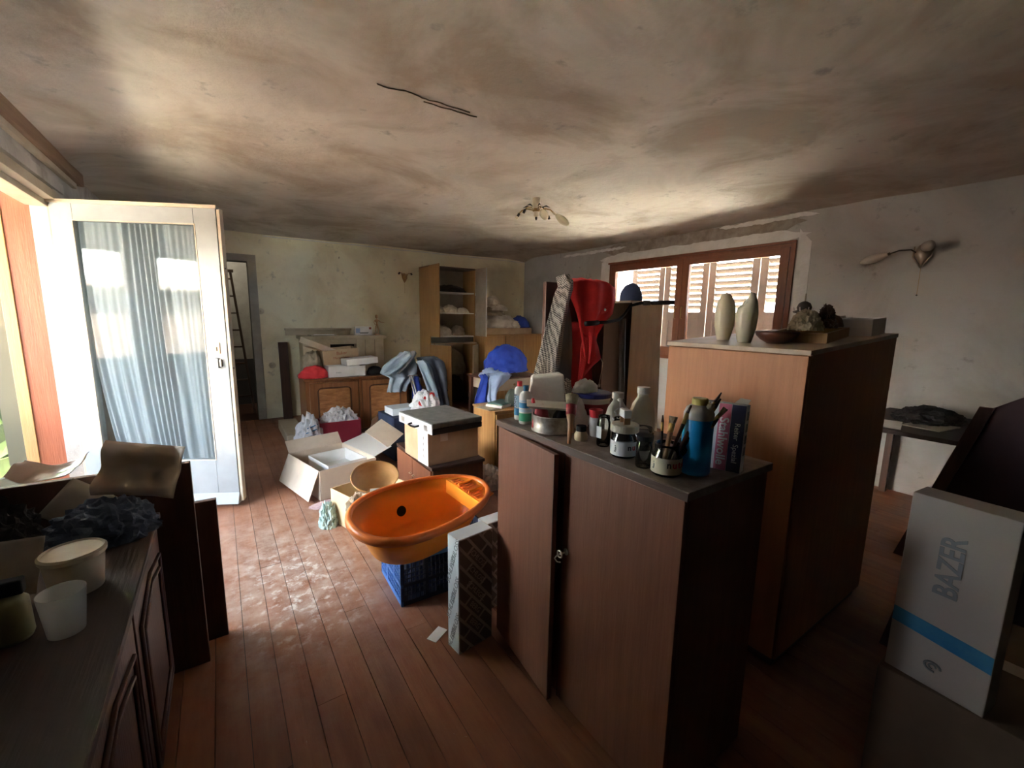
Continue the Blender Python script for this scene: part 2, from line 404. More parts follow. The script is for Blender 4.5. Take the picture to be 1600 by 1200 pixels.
def ceil_bm():
    nx, ny = 90, 110; bm = B(); g = []
    for i in range(nx + 1):
        r = []
        for j in range(ny + 1):
            x = XL - .1 + (XR - XL + .2) * i / nx; y = YF - .1 + (YB - YF + .2) * j / ny
            z = ZC + .02 * noise.noise(Vector((x * .7, y * .7, 1))) + .006 * noise.noise(Vector((x * 3, y * 3, 4)))
            for d, dep in ((XR - x, .03), (YB - y, .06), (x - XL, .05)):
                k = max(0, 1 - max(d, 0) / .38); z -= dep * k * k
            r.append(bm.verts.new((x, y, z)))
        g.append(r)
    for i in range(nx):
        for j in range(ny): bm.faces.new((g[i][j], g[i + 1][j], g[i + 1][j + 1], g[i][j + 1]))
    return bm
ce = struct('ceiling', ceil_bm(), m_ceil, smooth=True)
def crack(p, q, amp, wd, mat=m_crack, seed=0, z=2.519, n=26):
    bm = B(); rnd = random.Random(seed); prev = None
    for i in range(n + 1):
        t = i / n; d = Vector((q[0] - p[0], q[1] - p[1], 0)); nrm = Vector((-d.y, d.x, 0)).normalized()
        c = Vector((p[0], p[1], 0)) + d * t + nrm * amp * (noise.noise(Vector((t * 5, seed, 0))) + .3 * noise.noise(Vector((t * 25, seed, 3))))
        c.z = z + .02 * noise.noise(Vector((c.x * .7, c.y * .7, 1))) + .006 * noise.noise(Vector((c.x * 3, c.y * 3, 4)))
        ww = wd * (math.sin(PI * t) ** .5 + .05) * rnd.uniform(.5, 1.2)
        a = [bm.verts.new(c + nrm * ww), bm.verts.new(c - nrm * ww), bm.verts.new(c + Vector((0, 0, .012)))]
        if prev:
            for k in range(3): bm.faces.new((prev[k], prev[(k + 1) % 3], a[(k + 1) % 3], a[k]))
        prev = a
    o = obj('plaster_crack', bm, mat, ce)
crack((.70, 2.20), (1.20, 2.205), .02, .0009, seed=1)
crack((.95, 2.24), (1.256, 2.23), .012, .0007, seed=2)
# slab above, keeps the sky out
struct('trim_1', bx(XL - .6, XR + .5, YF - .4, YB + .4, 2.62, 2.80), m_render)

# back wall with the passage opening
PX0, PX1, PZ = -.45, .36, 2.10
wb = B(); box(wb, XL - .3, PX0, YB, YB + .15, -.05, 2.66); box(wb, PX1, XR + .4, YB, YB + .15, -.05, 2.66); box(wb, PX0, PX1, YB, YB + .15, PZ, 2.66)
struct('wall_back', wb, m_wallb)
pf = B()
box(pf, PX1, PX1 + .10, YB - .02, YB + .17, 0, PZ + .09); box(pf, PX0 - .10, PX0, YB - .02, YB + .17, 0, PZ + .09); box(pf, PX0, PX1, YB - .02, YB + .17, PZ, PZ + .09)
struct('door_2', pf, m_passage, bev=.004)
pw = B(); box(pw, PX0 - .4, PX1 + .5, YB + 1.3, YB + 1.4, 0, 2.6); box(pw, PX0 - .5, PX0 - .4, YB + .15, YB + 1.4, 0, 2.6); box(pw, PX1 + .5, PX1 + .6, YB + .15, YB + 1.4, 0, 2.6); box(pw, PX0 - .5, PX1 + .6, YB + .15, YB + 1.4, 2.5, 2.6)
struct('wall_passage', pw, m_passage)
struct('wall_passage_low', bx(PX0 - .4, PX1 + .5, YB + 1.27, YB + 1.3, 0, .72), m_passaged)  # lower part of the passage wall, plain dark
struct('floor_passage', bx(PX0 - .5, PX1 + .6, YB, YB + 1.4, -.05, 0), m_darkwood)

pl_ = bpy.data.lights.new('passage_fill', 'POINT'); pl_.energy = 1.3; pl_.shadow_soft_size = .06; pl_.color = (1, .93, .82)  # unseen point light added so the ladder stands out
plo = bpy.data.objects.new('passage_fill', pl_); COL.objects.link(plo); plo.location = (-.1, YB + .75, 2.38)
# right wall with window opening
WY0, WY1, WZ0, WZ1 = 2.07, 4.53, .95, 2.23
wr = B(); box(wr, XR, XR + .32, YF - .2, WY0, -.05, 2.66); box(wr, XR, XR + .32, WY1, YB + .15, -.05, 2.66)
box(wr, XR, XR + .32, WY0, WY1, -.05, WZ0); box(wr, XR, XR + .32, WY0, WY1, WZ1, 2.66)
wro = struct('wall_right', wr, m_wallr)
def ragged(y0, y1, f0, f1, thick, mat, seed, name='plaster_patch'):
    bm = B(); n = 60; A = []
    for i in range(n + 1):
        y = y0 + (y1 - y0) * i / n
        z0 = f0(y) + .025 * noise.noise(Vector((y * 6, seed, 0))) + .01 * noise.noise(Vector((y * 25, seed, 0)))
        z1 = f1(y) + .022 * noise.noise(Vector((y * 5, seed, 7))) + .01 * noise.noise(Vector((y * 22, seed, 7)))
        e = min(i, n - i) / 5
        if e < 1: m_ = (z0 + z1) / 2; z0 = m_ + (z0 - m_) * e; z1 = m_ + (z1 - m_) * e
        A.append([bm.verts.new((x, y, z)) for x in (XR - thick, XR + .01) for z in (z0, z1)])
    for a, c in zip(A, A[1:]):
        for k, l in ((0, 1), (1, 3), (3, 2), (2, 0)): bm.faces.new((a[k], a[l], c[l], c[k]))
    return obj(name, bm, mat, wro)
ragged(1.95, 4.75, lambda y: 2.235, lambda y: 2.355, .006, m_filler, 1)
ragged(2.0, 4.7, lambda y: 2.345, lambda y: 2.495, .004, m_bare, 2)
ragged(1.9, 2.9, lambda y: 2.455, lambda y: 2.495, .010, m_filler, 3)
ragged(4.25, 5.6, lambda y: 2.42, lambda y: 2.455, .010, m_filler, 4)
ragged(3.1, 3.9, lambda y: 2.488, lambda y: 2.506, .007, m_crack, 9)
ragged(4.53, 4.72, lambda y: 1.2, lambda y: 2.26, .006, m_filler, 5)
ragged(1.93, 2.066, lambda y: .9, lambda y: 2.2 + 4 * (y - 1.93) * .3, .005, m_filler, 6)
# fine ridge lines where wall meets the cove
bm = B(); tube(bm, [(x_, YB - .004, 2.445 + .012 * noise.noise(Vector((x_ * 2, 0, 0)))) for x_ in [PX1 + .2 + i * .2 for i in range(22)]], .006, 5)
struct('trim_2', bm, m_filler)
struct('wall_front', bx(XL - .3, XR + .4, YF - .2, YF, -.05, 2.66), m_darkfront)

# left wall with balcony doorway
DY0, DY1, DZ = 2.22, 4.22, 2.16
wl = B(); box(wl, XL - .12, XL, YF - .2, DY0, -.05, 2.66); box(wl, XL - .12, XL, DY1, YB + .15, -.05, 2.66); box(wl, XL - .12, XL, DY0, DY1, DZ + .09, 2.66)
struct('wall_left', wl, m_walll)
struct('trim_3', bx(XL + .002, XL + .055, 1.0, 4.85, 2.40, 2.51), m_beam, bev=.004)
struct('trim_4', bx(XL + .002, XL + .03, 1.0, 4.75, 2.36, 2.399), m_cream, bev=.003)
struct('trim_5', bx(XL + .002, XL + .016, 1.0, 4.42, DZ + .085, DZ + .15), m_walll)
d1 = B()
for a, c, x0, x1 in ((DY1 - .015, DY1 + .012, XL - .038, XL - .018), (DY1 + .0, DY1 + .055, XL - .010, XL + .02)):
    box(d1, x0, x1, a, c, 0, DZ + .06)
box(d1, XL - .14, XL + .02, DY0 - .03, DY0 + .03, 0, DZ + .06)
box(d1, XL - .14, XL + .02, DY0, DY1, DZ, DZ + .06); box(d1, XL - .14, XL - .03, DY0, DY1, DZ - .04, DZ - .002)
fr = struct('door_1', d1, m_cream, bev=.003)
obj('door_rebate', bx(XL - .0175, XL - .0105, DY1 + .002, DY1 + .03, 0, DZ), m_gasket, fr)
for z in (.35, 1.15, 1.86):
    obj('hinge', tube(B(), [(XL + .03, DY1 - .0, z - .05), (XL + .03, DY1 - .0, z + .05)], .011, 10), m_cream, fr)

# open glazed leaf
LW, LT = 1.03, .05
leaf = thing('balcony_door_leaf', 'white glazed balcony door leaf standing open into the room', 'door', (XL - .02, 4.165, .0), R(-28.3))
st = B()
box(st, 0, .135, 0, LT, .03, DZ); box(st, LW - .145, LW, 0, LT, .03, DZ)
obj('stile', bx(0.0, .135, 0, LT, .03, DZ), m_white, leaf, bev=.003); st.free()
obj('stile', bx(LW - .145, LW, 0, LT, .03, DZ), m_white, leaf, bev=.003)
obj('top_rail', bx(.1355, LW - .1455, 0.001, LT, DZ - .125, DZ), m_white, leaf, bev=.003)
obj('bottom_rail', bx(.1355, LW - .1455, 0.001, LT, .03, .37), m_white, leaf, bev=.003)
obj('weather_bar', hexa(B(), [(0.0, -.03, .03), (LW, -.03, .03), (LW, 0, .03), (0, 0, .03)], [(0, -.004, .10), (LW, -.004, .10), (LW, 0, .11), (0, 0, .11)]), m_white, leaf)
obj('cover_strip', bx(-.005, LW + .01, -.014, 0, DZ - .018, DZ + .006), m_cream, leaf, bev=.003)
obj('edge_strip', bx(LW + .001, LW + .022, .006, .035, .04, DZ - .02), m_cream, leaf, bev=.003)
obj('edge_strip', bx(LW + .001, LW + .012, .038, .07, .04, DZ - .01), m_cream, leaf, bev=.003)
gb = B(); box(gb, .128, .135, -.004, 0, .365, DZ - .12); box(gb, LW - .145, LW - .138, -.004, 0, .365, DZ - .12)
box(gb, .135, LW - .145, -.004, 0, .365, .372); box(gb, .135, LW - .145, -.004, 0, DZ - .127, DZ - .12)
obj('glazing_bead', gb, m_cream, leaf)
obj('pane', bx(.13, LW - .14, .016, .019, .365, DZ - .12), m_doorglass, leaf)
pl = obj('lock_plate', bx(LW - .085, LW - .045, -.006, 0, 1.155, 1.235), M('copper plate', (.45, .22, .12), .35, .7), leaf, bev=.002)
obj('keyhole', bx(LW - .07, LW - .062, -.0075, -.006, 1.175, 1.205), m_dark, pl)
hd = obj('handle_stub', bx(LW - .078, LW - .052, -.03, 0, 1.055, 1.125), m_white, leaf, bev=.003)
obj('handle_pin', bx(LW - .05, LW - .038, -.02, 0, 1.065, 1.115), m_steel_dull, hd)
for z in (.55, 1.05, 1.75): obj('latch_screw', lathe(B(), [(.006, 0), (.006, .003)], 10, Matrix.Translation((LW + .022, .02, z)) @ Matrix.Rotation(PI / 2, 4, 'Y')), m_bake, leaf)
def curt(u, v):
    xx = .10 + u * (LW - .22); k = v ** 2.2
    xx = xx * (1 - k) + (.235 + (xx - .12) * .86) * k
    w_ = u * 13 + 1.1 * math.sin(u * 11 + .5) + .8 * noise.noise(Vector((u * 5, v * .9, 3)))
    f = math.sin(w_ * 2 * PI) * (.010 + .010 * abs(noise.noise(Vector((u * 9, v * 1.2, 0))))) + .010 * noise.noise(Vector((u * 30, v * 1.5, 9)))
    return Vector((xx, f, DZ - .10 - v * (DZ - .10 - .36)))
cu = obj('net_curtain', sheet(curt, 260, 24), m_lace, smooth=True)
cu.location = leaf.matrix_basis @ Vector((0, 0.075, 0)) if False else Vector((XL - .02, 4.165, 0)) + Matrix.Rotation(R(-28.3), 3, 'Z') @ Vector((0, .045, 0))
cu.rotation_euler = (0, 0, R(-28.3))
tag(cu, 'sheer white gathered net curtain behind the pane of the open balcony door', 'curtain')

# veranda beyond the doorway
VX = -2.2
struct('floor_veranda', bx(VX - .1, XL - .12, -1.0, 4.5, -.06, -.01), m_verfloor)
struct('ceiling_veranda', bx(VX - .4, XL - .12, -1.0, 4.6, 2.3, 2.4), m_render)
vo = B(); box(vo, VX - .1, VX, -1.0, 4.5, -.05, .93); box(vo, VX - .1, VX, -1.0, 4.5, 2.07, 2.3)
for a, c in ((2.9, 3.1), (1.7, 1.88), (4.06, 4.5), (-1, -.6), (.45, .62)): box(vo, VX - .1, VX, a, c, .93, 2.07)
struct('wall_veranda_outer', vo, m_radi)
struct('wall_veranda_end', bx(VX - .1, XL - .12, -1.1, -1.0, -.05, 2.35), m_render)
n_ = 2
for a, c in ((3.1, 4.06), (1.88, 2.9), (.62, 1.7), (-.6, .45)):
    f_ = B(); 
    box(f_, VX - .07, VX - .02, a, a + .05, .93, 2.07); box(f_, VX - .07, VX - .02, c - .05, c, .93, 2.07)
    box(f_, VX - .07, VX - .02, a + .05, c - .05, .93, .98); box(f_, VX - .07, VX - .02, a + .05, c - .05, 2.02, 2.07)
    wn = struct('window_%d' % n_, f_, m_winwood); n_ += 1
    obj('window_sill', bx(VX + .001, VX + .12, a - .08, c + .08, .905, .93), m_white, wn)
# end partition seen through the doorway: painted board, pale post, dark framed glazing
EY = 4.235
struct('wall_veranda_board', bx(-1.10, XL - .0385, EY - .012, EY + .03, 0, 2.3), m_orange_panel)
struct('trim_6', bx(-1.161, -1.101, EY - .024, EY + .03, 0, 2.3), m_yellow_strip, bev=.003)
for z in (.5, .8, 1.0, 1.35, 1.6, 1.9):
    pass
wf = B(); box(wf, -1.25, -1.162, EY, EY + .05, 0, 2.3); box(wf, VX, -1.25, EY, EY + .05, 0, .3); box(wf, VX, -1.25, EY, EY + .05, 2.2, 2.3)
we = struct('window_7', wf, M('grey green frame', (.10, .09, .055), .7))
obj('pane', bx(VX, -1.25, EY + .02, EY + .024, .3, 2.2), m_dusty, we)

# window of the right wall
fy = B(); x0, x1 = XR - .02, XR + .05
box(fy, x0, x1, WY0, WY0 + .045, WZ0, WZ1); box(fy, x0, x1, WY1 - .045, WY1, WZ0, WZ1)
box(fy, x0, x1, WY0 + .045, WY1 - .045, WZ1 - .045, WZ1); box(fy, x0, x1, WY0 + .045, WY1 - .045, WZ0, WZ0 + .05)
w1 = struct('window_1', fy, m_winwood, bev=.003)
obj('drip_rail', bx(XR - .045, XR - .021, WY0 - .01, WY1 + .01, WZ1 - .012, WZ1 + .012), m_winwoodh, w1, bev=.003)
MID = 3.31
for a, c, hs in ((WY0 + .047, MID - .002, 1), (MID + .002, WY1 - .047, -1)):
    s_ = B(); X0, X1 = XR - .035, XR + .02; z0, z1 = WZ0 + .052, WZ1 - .047
    box(s_, X0, X1, a, a + .085, z0, z1); box(s_, X0, X1, c - .085, c, z0, z1)
    sa = obj('sash', s_, m_winwood, w1, bev=.004)
    h_ = B(); box(h_, X0 + .001, X1, a + .085, c - .085, z1 - .075, z1); box(h_, X0 + .001, X1, a + .085, c - .085, z0, z0 + .10)
    obj('sash_rail', h_, m_winwoodh, sa)
    obj('pane', bx(XR - .01, XR - .006, a + .085, c - .085, z0 + .10, z1 - .075), m_dusty, sa)
    yh = MID - hs * .045
    hb = tube(B(), [(X0, yh, 1.60), (X0 - .035, yh, 1.60), (X0 - .04, yh, 1.57), (X0 - .04, yh, 1.47), (X0 - .02, yh, 1.46)], .007, 8)
    obj('window_handle', hb, m_brass, sa)
# shutters outside
random.seed(5)
for i, (a, c, gapz) in enumerate(((4.42, 3.855, 0), (3.847, 3.204, 0), (3.196, 2.584, 0), (2.576, 2.02, 1))):
    lab = ['pale louvred shutter leaf outside the window, farthest from the camera', 'second pale louvred shutter leaf outside the window, counted from the far side',
           'pale louvred shutter leaf behind the near window sash, left of the bright gap', 'pale louvred shutter leaf nearest the right jamb, its lower corner open to daylight'][i]
    y0, y1 = min(a, c), max(a, c); sh = thing('window_shutter', lab, 'shutter', (XR + .36, (y0 + y1) / 2, WZ0), 0, 'louvred shutters outside the window')
    hw = (y1 - y0) / 2; H_ = WZ1 - WZ0 + .12
    for s in (-1, 1): obj('stile', bx(0, .03, s * hw - .05 if s > 0 else -hw, hw if s > 0 else -hw + .085, 0, H_) if False else bx(0, .03, *((hw - .085, hw) if s > 0 else (-hw, -hw + .085)), 0, H_), m_shutter, sh)
    obj('top_rail', bx(0, .03, -hw + .085, hw - .085, H_ - .17, H_), m_shutter, sh)
    obj('middle_rail', bx(0, .03, -hw + .085, hw - .085, .49, .60), m_shutter, sh)
    if gapz: obj('lower_panel', bx(.008, .022, -hw + .26, hw - .085, 0, .49), m_shutter, sh)
    else: obj('lower_panel', bx(.008, .022, -hw + .085, hw - .085, 0, .49), m_shutter, sh)
    z = .66; k = 0
    while z < H_ - .20:
        if not (gapz and k == 0):
            Mx = Matrix.Translation((.015, 0, z)) @ Matrix.Rotation(R(38 + random.uniform(-4, 4)), 4, 'Y')
            obj('slat', bx(-.036, .036, -hw + .085, hw - .085, -.004, .004, Mx), m_shut_s, sh)
        z += .072; k += 1

# world outside: ground, neighbour house, bushes
struct('ground_outside', bx(-40, 40, -40, 40, -3.3, -3.2), m_ground)
gs = B(); box(gs, XR + .32, XR + 2.4, -2, 8, .30, .36)
struct('bounce_slab_right', gs, m_render)  # unseen slab added to bounce sun up towards the ceiling
nb = thing('neighbour_house', 'dark boarded house with pale tiled roof beyond the veranda windows', 'building', (-9, 0, -3.2))
obj('wall', bx(-4, 0, -9, 8, 0, 5.3), m_siding, nb)
bmr = B(); hexa(bmr, [(.5, -9.5, 5.2), (.5, 8.5, 5.2), (.5, 8.5, 5.35), (.5, -9.5, 5.35)], [(-4, -9.5, 7.4), (-4, 8.5, 7.4), (-4, 8.5, 7.55), (-4, -9.5, 7.55)])
obj('roof', bmr, m_roofw, nb)
obj('gutter', tube(B(), [(.56, -9.5, 5.2), (.56, 8.5, 5.2)], .07, 8), m_steel_dull, nb)
nb2 = thing('neighbour_house', 'taller house with red tiled roof behind the boarded house', 'building', (-17, 6, -3.2))
obj('wall', bx(-5, 0, -6, 6, 0, 7.2), m_render, nb2)
bmr = B(); hexa(bmr, [(.6, -6.5, 7.1), (.6, 6.5, 7.1), (.6, 6.5, 7.25), (.6, -6.5, 7.25)], [(-5, -6.5, 10.4), (-5, 6.5, 10.4), (-5, 6.5, 10.6), (-5, -6.5, 10.6)])
obj('roof', bmr, m_roof, nb2)
rnd = random.Random(9)
for i, (x_, y_, rx_, ry_, h_) in enumerate(((-1.75, 5.6, .75, .45, 6.2), (-3.4, 6.3, .85, .6, 5.6), (-2.6, 7.9, 1.3, .8, 6.6))):
    t = thing('shrub', ['tall leafy shrub right outside the veranda end glazing', 'leafy shrub standing left of the tall one outside the veranda', 'broad dark shrub farthest behind the veranda end glazing'][i], 'shrub', (x_, y_, -3.2))
    fo = B()
    for k in range(1700):
        a = rnd.uniform(0, 2 * PI); z = rnd.uniform(.8, h_); q = rnd.uniform(.5, 1) * (1 - .25 * (z / h_) ** 4)
        c = Vector((rx_ * q * math.cos(a), ry_ * q * math.sin(a), z)); e = Euler((rnd.uniform(0, 6), rnd.uniform(0, 6), rnd.uniform(0, 6))).to_matrix(); sz = rnd.uniform(.06, .12)
        fo.faces.new([fo.verts.new(c + e @ Vector(p) * sz) for p in ((-1, 0, 0), (0, -.5, .1), (1.2, 0, 0), (0, .5, .1))])
    f_ = obj('foliage', fo, m_green, t); f_['kind'] = 'stuff'
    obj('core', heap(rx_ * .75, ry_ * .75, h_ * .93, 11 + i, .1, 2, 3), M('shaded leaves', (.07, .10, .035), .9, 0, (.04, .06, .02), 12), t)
    obj('stem', tube(B(), [(0, 0, 0), (.05, 0, 1.2), (0, .03, h_ * .5)], [.09, .07, .04], 8), m_ladder, t)

# ------------------------------------------------------------------ large furniture
# low cabinet in the foreground
cb = thing('low_cabinet', 'waist high two door brown cabinet in the foreground, its top crowded with jars and brushes', 'cabinet', (.95, .60, 0))
obj('carcass', bx(.02, .42, .002, .888, .04, .995), m_cab, cb)
obj('plinth', bx(.045, .41, .02, .87, 0, .04), m_edge, cb)
obj('top_board', bx(-.004, .43, -.008, .898, .996, 1.02), m_cabtop, cb, bev=.002)
obj('edge_strip', bx(-.008, -.004, -.008, .898, .996, 1.018), m_edge, cb)
dr = obj('door', bx(0, .0185, .003, .462, .045, .992), m_cab, cb, bev=.002)
dl = obj('door', bx(-.0185, 0, -.424, 0, .045, .992), m_cab, cb, bev=.002); dl.location = (.018, .887, 0); dl.rotation_euler = (0, 0, R(-6))
obj('edge_strip', bx(-.0215, -.0188, -.424, 0, .045, .992), m_edge, dl).location = (0, 0, 0)
sub_ = dl.children[0]; me_ = sub_.data
for v in me_.vertices:
    if v.co.y > -.2: v.co.y = -.421
    v.co.x = -.0188 if v.co.x > -.02 else -.0192
obj('door_gap', bx(-.0005, .0, .4625, .465, .045, .992), m_gasket, cb)
esc = obj('escutcheon', lathe(B(), [(.012, 0), (.012, .002), (.008, .003)], 14, Matrix.Translation((-.0005, .44, .64)) @ Matrix.Rotation(-PI / 2, 4, 'Y')), m_key, dr)
kb = B(); tube(kb, [(0, .44, .64), (-.03, .44, .64)], .0035, 8)
tube(kb, [(-.03, .44 + .012 * math.cos(a), .64 + .012 * math.sin(a)) for a in [2 * PI * i / 14 for i in range(15)]], .003, 6, False)
tube(kb, [(-.03, .452, .63), (-.034, .462, .615), (-.032, .45, .607), (-.03, .435, .612)], .0025, 6)
obj('key', kb, m_key, dr, smooth=True)

# tall dark cabinet behind with sloping top
wd = thing('wardrobe', 'chest high brown veneered cupboard behind the jars with two opal shades on its top', 'cupboard', (1.8, .69, 0))
def zt(x): return 1.345 + (x) * .058
obj('body', hexa(B(), [(.02, 0, .05), (.95, 0, .05), (.95, .61, .05), (.02, .61, .05)], [(.02, 0, zt(.02) - .02), (.95, 0, zt(.95) - .02), (.95, .61, zt(.95) - .02), (.02, .61, zt(.02) - .02)]), m_wardfront, wd, bev=.002)
obj('top_board', hexa(B(), [(-.004, -.004, zt(0) - .019), (.955, -.004, zt(.955) - .019), (.955, .615, zt(.955) - .019), (-.004, .615, zt(0) - .019)],
                      [(-.004, -.004, zt(0)), (.955, -.004, zt(.955)), (.955, .615, zt(.955)), (-.004, .615, zt(0))]), m_wardtop, wd, bev=.002)
obj('door', bx(0, .0195, .004, .606, .06, 1.323), m_wardfront, wd, bev=.002)
obj('plinth', bx(.04, .94, .02, .59, 0, .05), m_edge, wd)

# tall cupboard by the window
tw = thing('tall_cupboard', 'tall narrow cupboard with dark left side and pale plain right side beside the window', 'cupboard', (2.70, 2.32, 0))
obj('side_panel', bx(0, .018, 0, .72, .0, 1.575), M('very dark stained side', (.022, .012, .008), .9, spec=.05), tw, bev=.002)
obj('back_panel', bx(.0185, .40, 0, .014, .0, 1.575), M('pale hardboard back', (.76, .63, .48), .8, 0, (.62, .50, .37), 3, .1, 20, (4, 4, 1)), tw)
obj('carcass', bx(.0185, .40, .0145, .72, 0, 1.56), m_darkwood, tw)
obj('top_board', bx(0, .41, 0, .73, 1.576, 1.592), m_wardtop, tw)
o = obj('leaning_board', bx(0, .28, 0, .016, 0, 1.56), M('beige board', (.42, .34, .25), .8, 0, (.35, .28, .20), 4), bev=.002); o.location = (3.12, 2.50, 0); o.rotation_euler = (R(-2), 0, 0)
tag(o, 'plain beige board standing just right of the tall narrow cupboard', 'board')
ns = thing('cap', 'navy blue cap lying on top of the tall cupboard against the window', 'cap', (2.93, 2.52, 1.592))
def cap_f(u, v):
    a = u * 2 * PI; k = math.cos(v * PI / 2)
    return Vector((.085 * k * math.cos(a) * (1 + .12 * math.sin(3 * a)), .10 * k * math.sin(a), .155 * math.sin(v * PI / 2) ** .8 + .012 * noise.noise(Vector((u * 6, v * 4, 0)))))
obj('crown', sheet(cap_f, 28, 10), m_navy, ns, smooth=True)
obj('peak', sheet(lambda u, v: Vector(((.07 + .075 * v) * math.sin((u - .5) * 1.8) , -(.07 + .08 * v) * math.cos((u - .5) * 1.8), .012 - .01 * v)), 12, 4), m_navy, ns, smooth=True, solid=.004)

# board carrying the jackets
o = obj('standing_board', bx(0, .60, 0, .035, 0, 1.70), m_darkwood, bev=.004); o.location = (1.94, 2.44, 0)
tag(o, 'tall dark wooden board standing upright under the hanging jackets', 'board')

def drape(rows, y0, folds, amp, nu=70, nv=50, seed=0, bulge=.05, top_roll=.06):
    """cloth hanging in front of y0; rows: (z, xl, xr)"""
    def f(u, v):
        t = v * (len(rows) - 1); i = min(int(t), len(rows) - 2); t -= i
        a, c = rows[i], rows[i + 1]; z = a[0] + (c[0] - a[0]) * t; xl = a[1] + (c[1] - a[1]) * t; xr = a[2] + (c[2] - a[2]) * t
        k = .25 + .75 * min(1, v * 2.2)
        ph = u * folds * 2 * PI + 1.4 * math.sin(v * 3 + seed) + seed
        d = amp * k * math.sin(ph) + amp * .8 * k * noise.noise(Vector((u * 4, v * 3, seed))) + bulge * math.sin(PI * u)
        zz = z - .02 * (1 - math.sin(PI * u)) * (1 - v) + .012 * noise.noise(Vector((u * 7, v * 7, seed + 5)))
        yy = y0 - .03 - d
        if v < .08: yy += top_roll * (1 - v / .08)
        return Vector((xl + (xr - xl) * u, yy, zz))
    return sheet(f, nu, nv)
gj = thing('tweed_jacket', 'black and white herringbone jacket with charcoal lining hanging over the dark board', 'jacket', (1.95, 2.40, 0))
def loc(rows, ox): return [(z, a - ox, c - ox) for z, a, c in rows]
obj('sleeve', drape(loc([(1.74, 1.94, 2.03), (1.62, 1.88, 2.01), (1.4, 1.81, 1.965), (1.15, 1.73, 1.93), (.95, 1.67, 1.90), (.80, 1.645, 1.89), (.72, 1.70, 1.89)], 1.95), -.09, 1.3, .022, 50, 60, 1, .07), m_tweed, gj, smooth=True, solid=.008)
obj('lining', drape(loc([(1.62, 1.99, 2.06), (1.45, 1.955, 2.10), (1.2, 1.92, 2.13), (1.0, 1.91, 2.13), (.86, 1.93, 2.11)], 1.95), -.02, .8, .012, 40, 40, 2, .03), m_lining, gj, smooth=True, solid=.004)
obj('collar', drape(loc([(1.745, 1.97, 2.075), (1.66, 1.955, 2.07), (1.5, 1.95, 2.0), (1.2, 1.90, 1.935), (.95, 1.885, 1.92)], 1.95), -.06, 1, .010, 24, 50, 3, .02), m_tweed, gj, smooth=True, solid=.006)
obj('front_panel', drape(loc([(1.02, 2.03, 2.10), (.95, 1.92, 2.12), (.85, 1.89, 2.12), (.66, 1.88, 2.11)], 1.95), -.045, 1.2, .012, 40, 24, 4, .03), m_tweed, gj, smooth=True, solid=.006)
rj = thing('red_jacket', 'red cotton jacket with a snap button and pale drawcord hanging right of the tweed jacket', 'jacket', (2.3, 2.40, 0))
obj('back', drape(loc([(1.735, 2.06, 2.46), (1.70, 2.06, 2.54), (1.6, 2.08, 2.56), (1.5, 2.12, 2.54), (1.42, 2.15, 2.45), (1.33, 2.18, 2.37), (1.22, 2.20, 2.33), (1.12, 2.21, 2.27)], 2.3), -.03, 2.6, .026, 90, 60, 6, .035), m_red, rj, smooth=True, solid=.005)
obj('lining', drape(loc([(1.42, 2.08, 2.33), (1.2, 2.08, 2.36), (1.0, 2.09, 2.37), (.84, 2.10, 2.36)], 2.3), .0, 1.4, .014, 60, 40, 7, .02), m_redin, rj, smooth=True, solid=.004)
obj('front_flap', drape(loc([(1.36, 2.21, 2.31), (1.25, 2.18, 2.36), (1.16, 2.17, 2.385), (1.06, 2.165, 2.26), (.97, 2.165, 2.18)], 2.3), -.05, 1, .010, 40, 30, 8, .03), m_red, rj, smooth=True, solid=.004)
obj('cuff_tab', hexa(B(), [(.0, -.15, 1.475), (.07, -.15, 1.50), (.07, -.145, 1.50), (0, -.145, 1.475)], [(.02, -.15, 1.52), (.085, -.15, 1.545), (.085, -.145, 1.545), (.02, -.145, 1.52)]), m_red, rj)
obj('snap_button', lathe(B(), [(.010, 0), (.009, .003), (.004, .005), (0, .005)], 14, Matrix.Translation((.042, -.151, 1.512)) @ Matrix.Rotation(PI / 2, 4, 'X')), m_steel, rj, smooth=True)
cd = B(); tube(cd, [(.075, -.10, 1.15), (.085, -.11, 1.12), (.08, -.11, 1.05), (.07, -.105, .98), (.066, -.105, .955)], .004, 6); lathe(cd, [(.004, 0), (.009, .004), (.009, .022), (.004, .026)], 10, Matrix.Translation((.066, -.105, .93)))
obj('drawcord', cd, m_linen, rj, smooth=True)

# exercise bike behind the jackets
eb = thing('exercise_bike', 'black exercise bike whose handlebar pokes out right of the red jacket', 'exercise bike', (2.50, 2.12, 0))
bb = B(); tube(bb, [(0, .06, .04), (0, .06, .7), (-.02, .08, 1.45)], .024, 10); tube(bb, [(-.25, .06, .03), (.16, .06, .03)], .022, 10); obj('frame', bb, m_bake, eb, smooth=True)
hb = B(); tube(hb, [(-.50, -.05, 1.415), (-.30, -.03, 1.425), (-.12, .03, 1.44), (-.03, .07, 1.47), (.02, .05, 1.545), (.08, .0, 1.565), (.20, -.09, 1.568)], .011, 10); ob_ = obj('handlebar', hb, m_dark, eb, smooth=True)
obj('grip', tube(B(), [(-.52, -.055, 1.413), (-.40, -.042, 1.42)], .017, 12), m_dark, eb, smooth=True)
obj('grip', tube(B(), [(.14, -.045, 1.568), (.27, -.14, 1.572)], .016, 12), m_dark, eb, smooth=True)
obj('clamp', tube(B(), [(.09, -.01, 1.566), (.13, -.038, 1.568)], .019, 12), m_bake, eb, smooth=True)

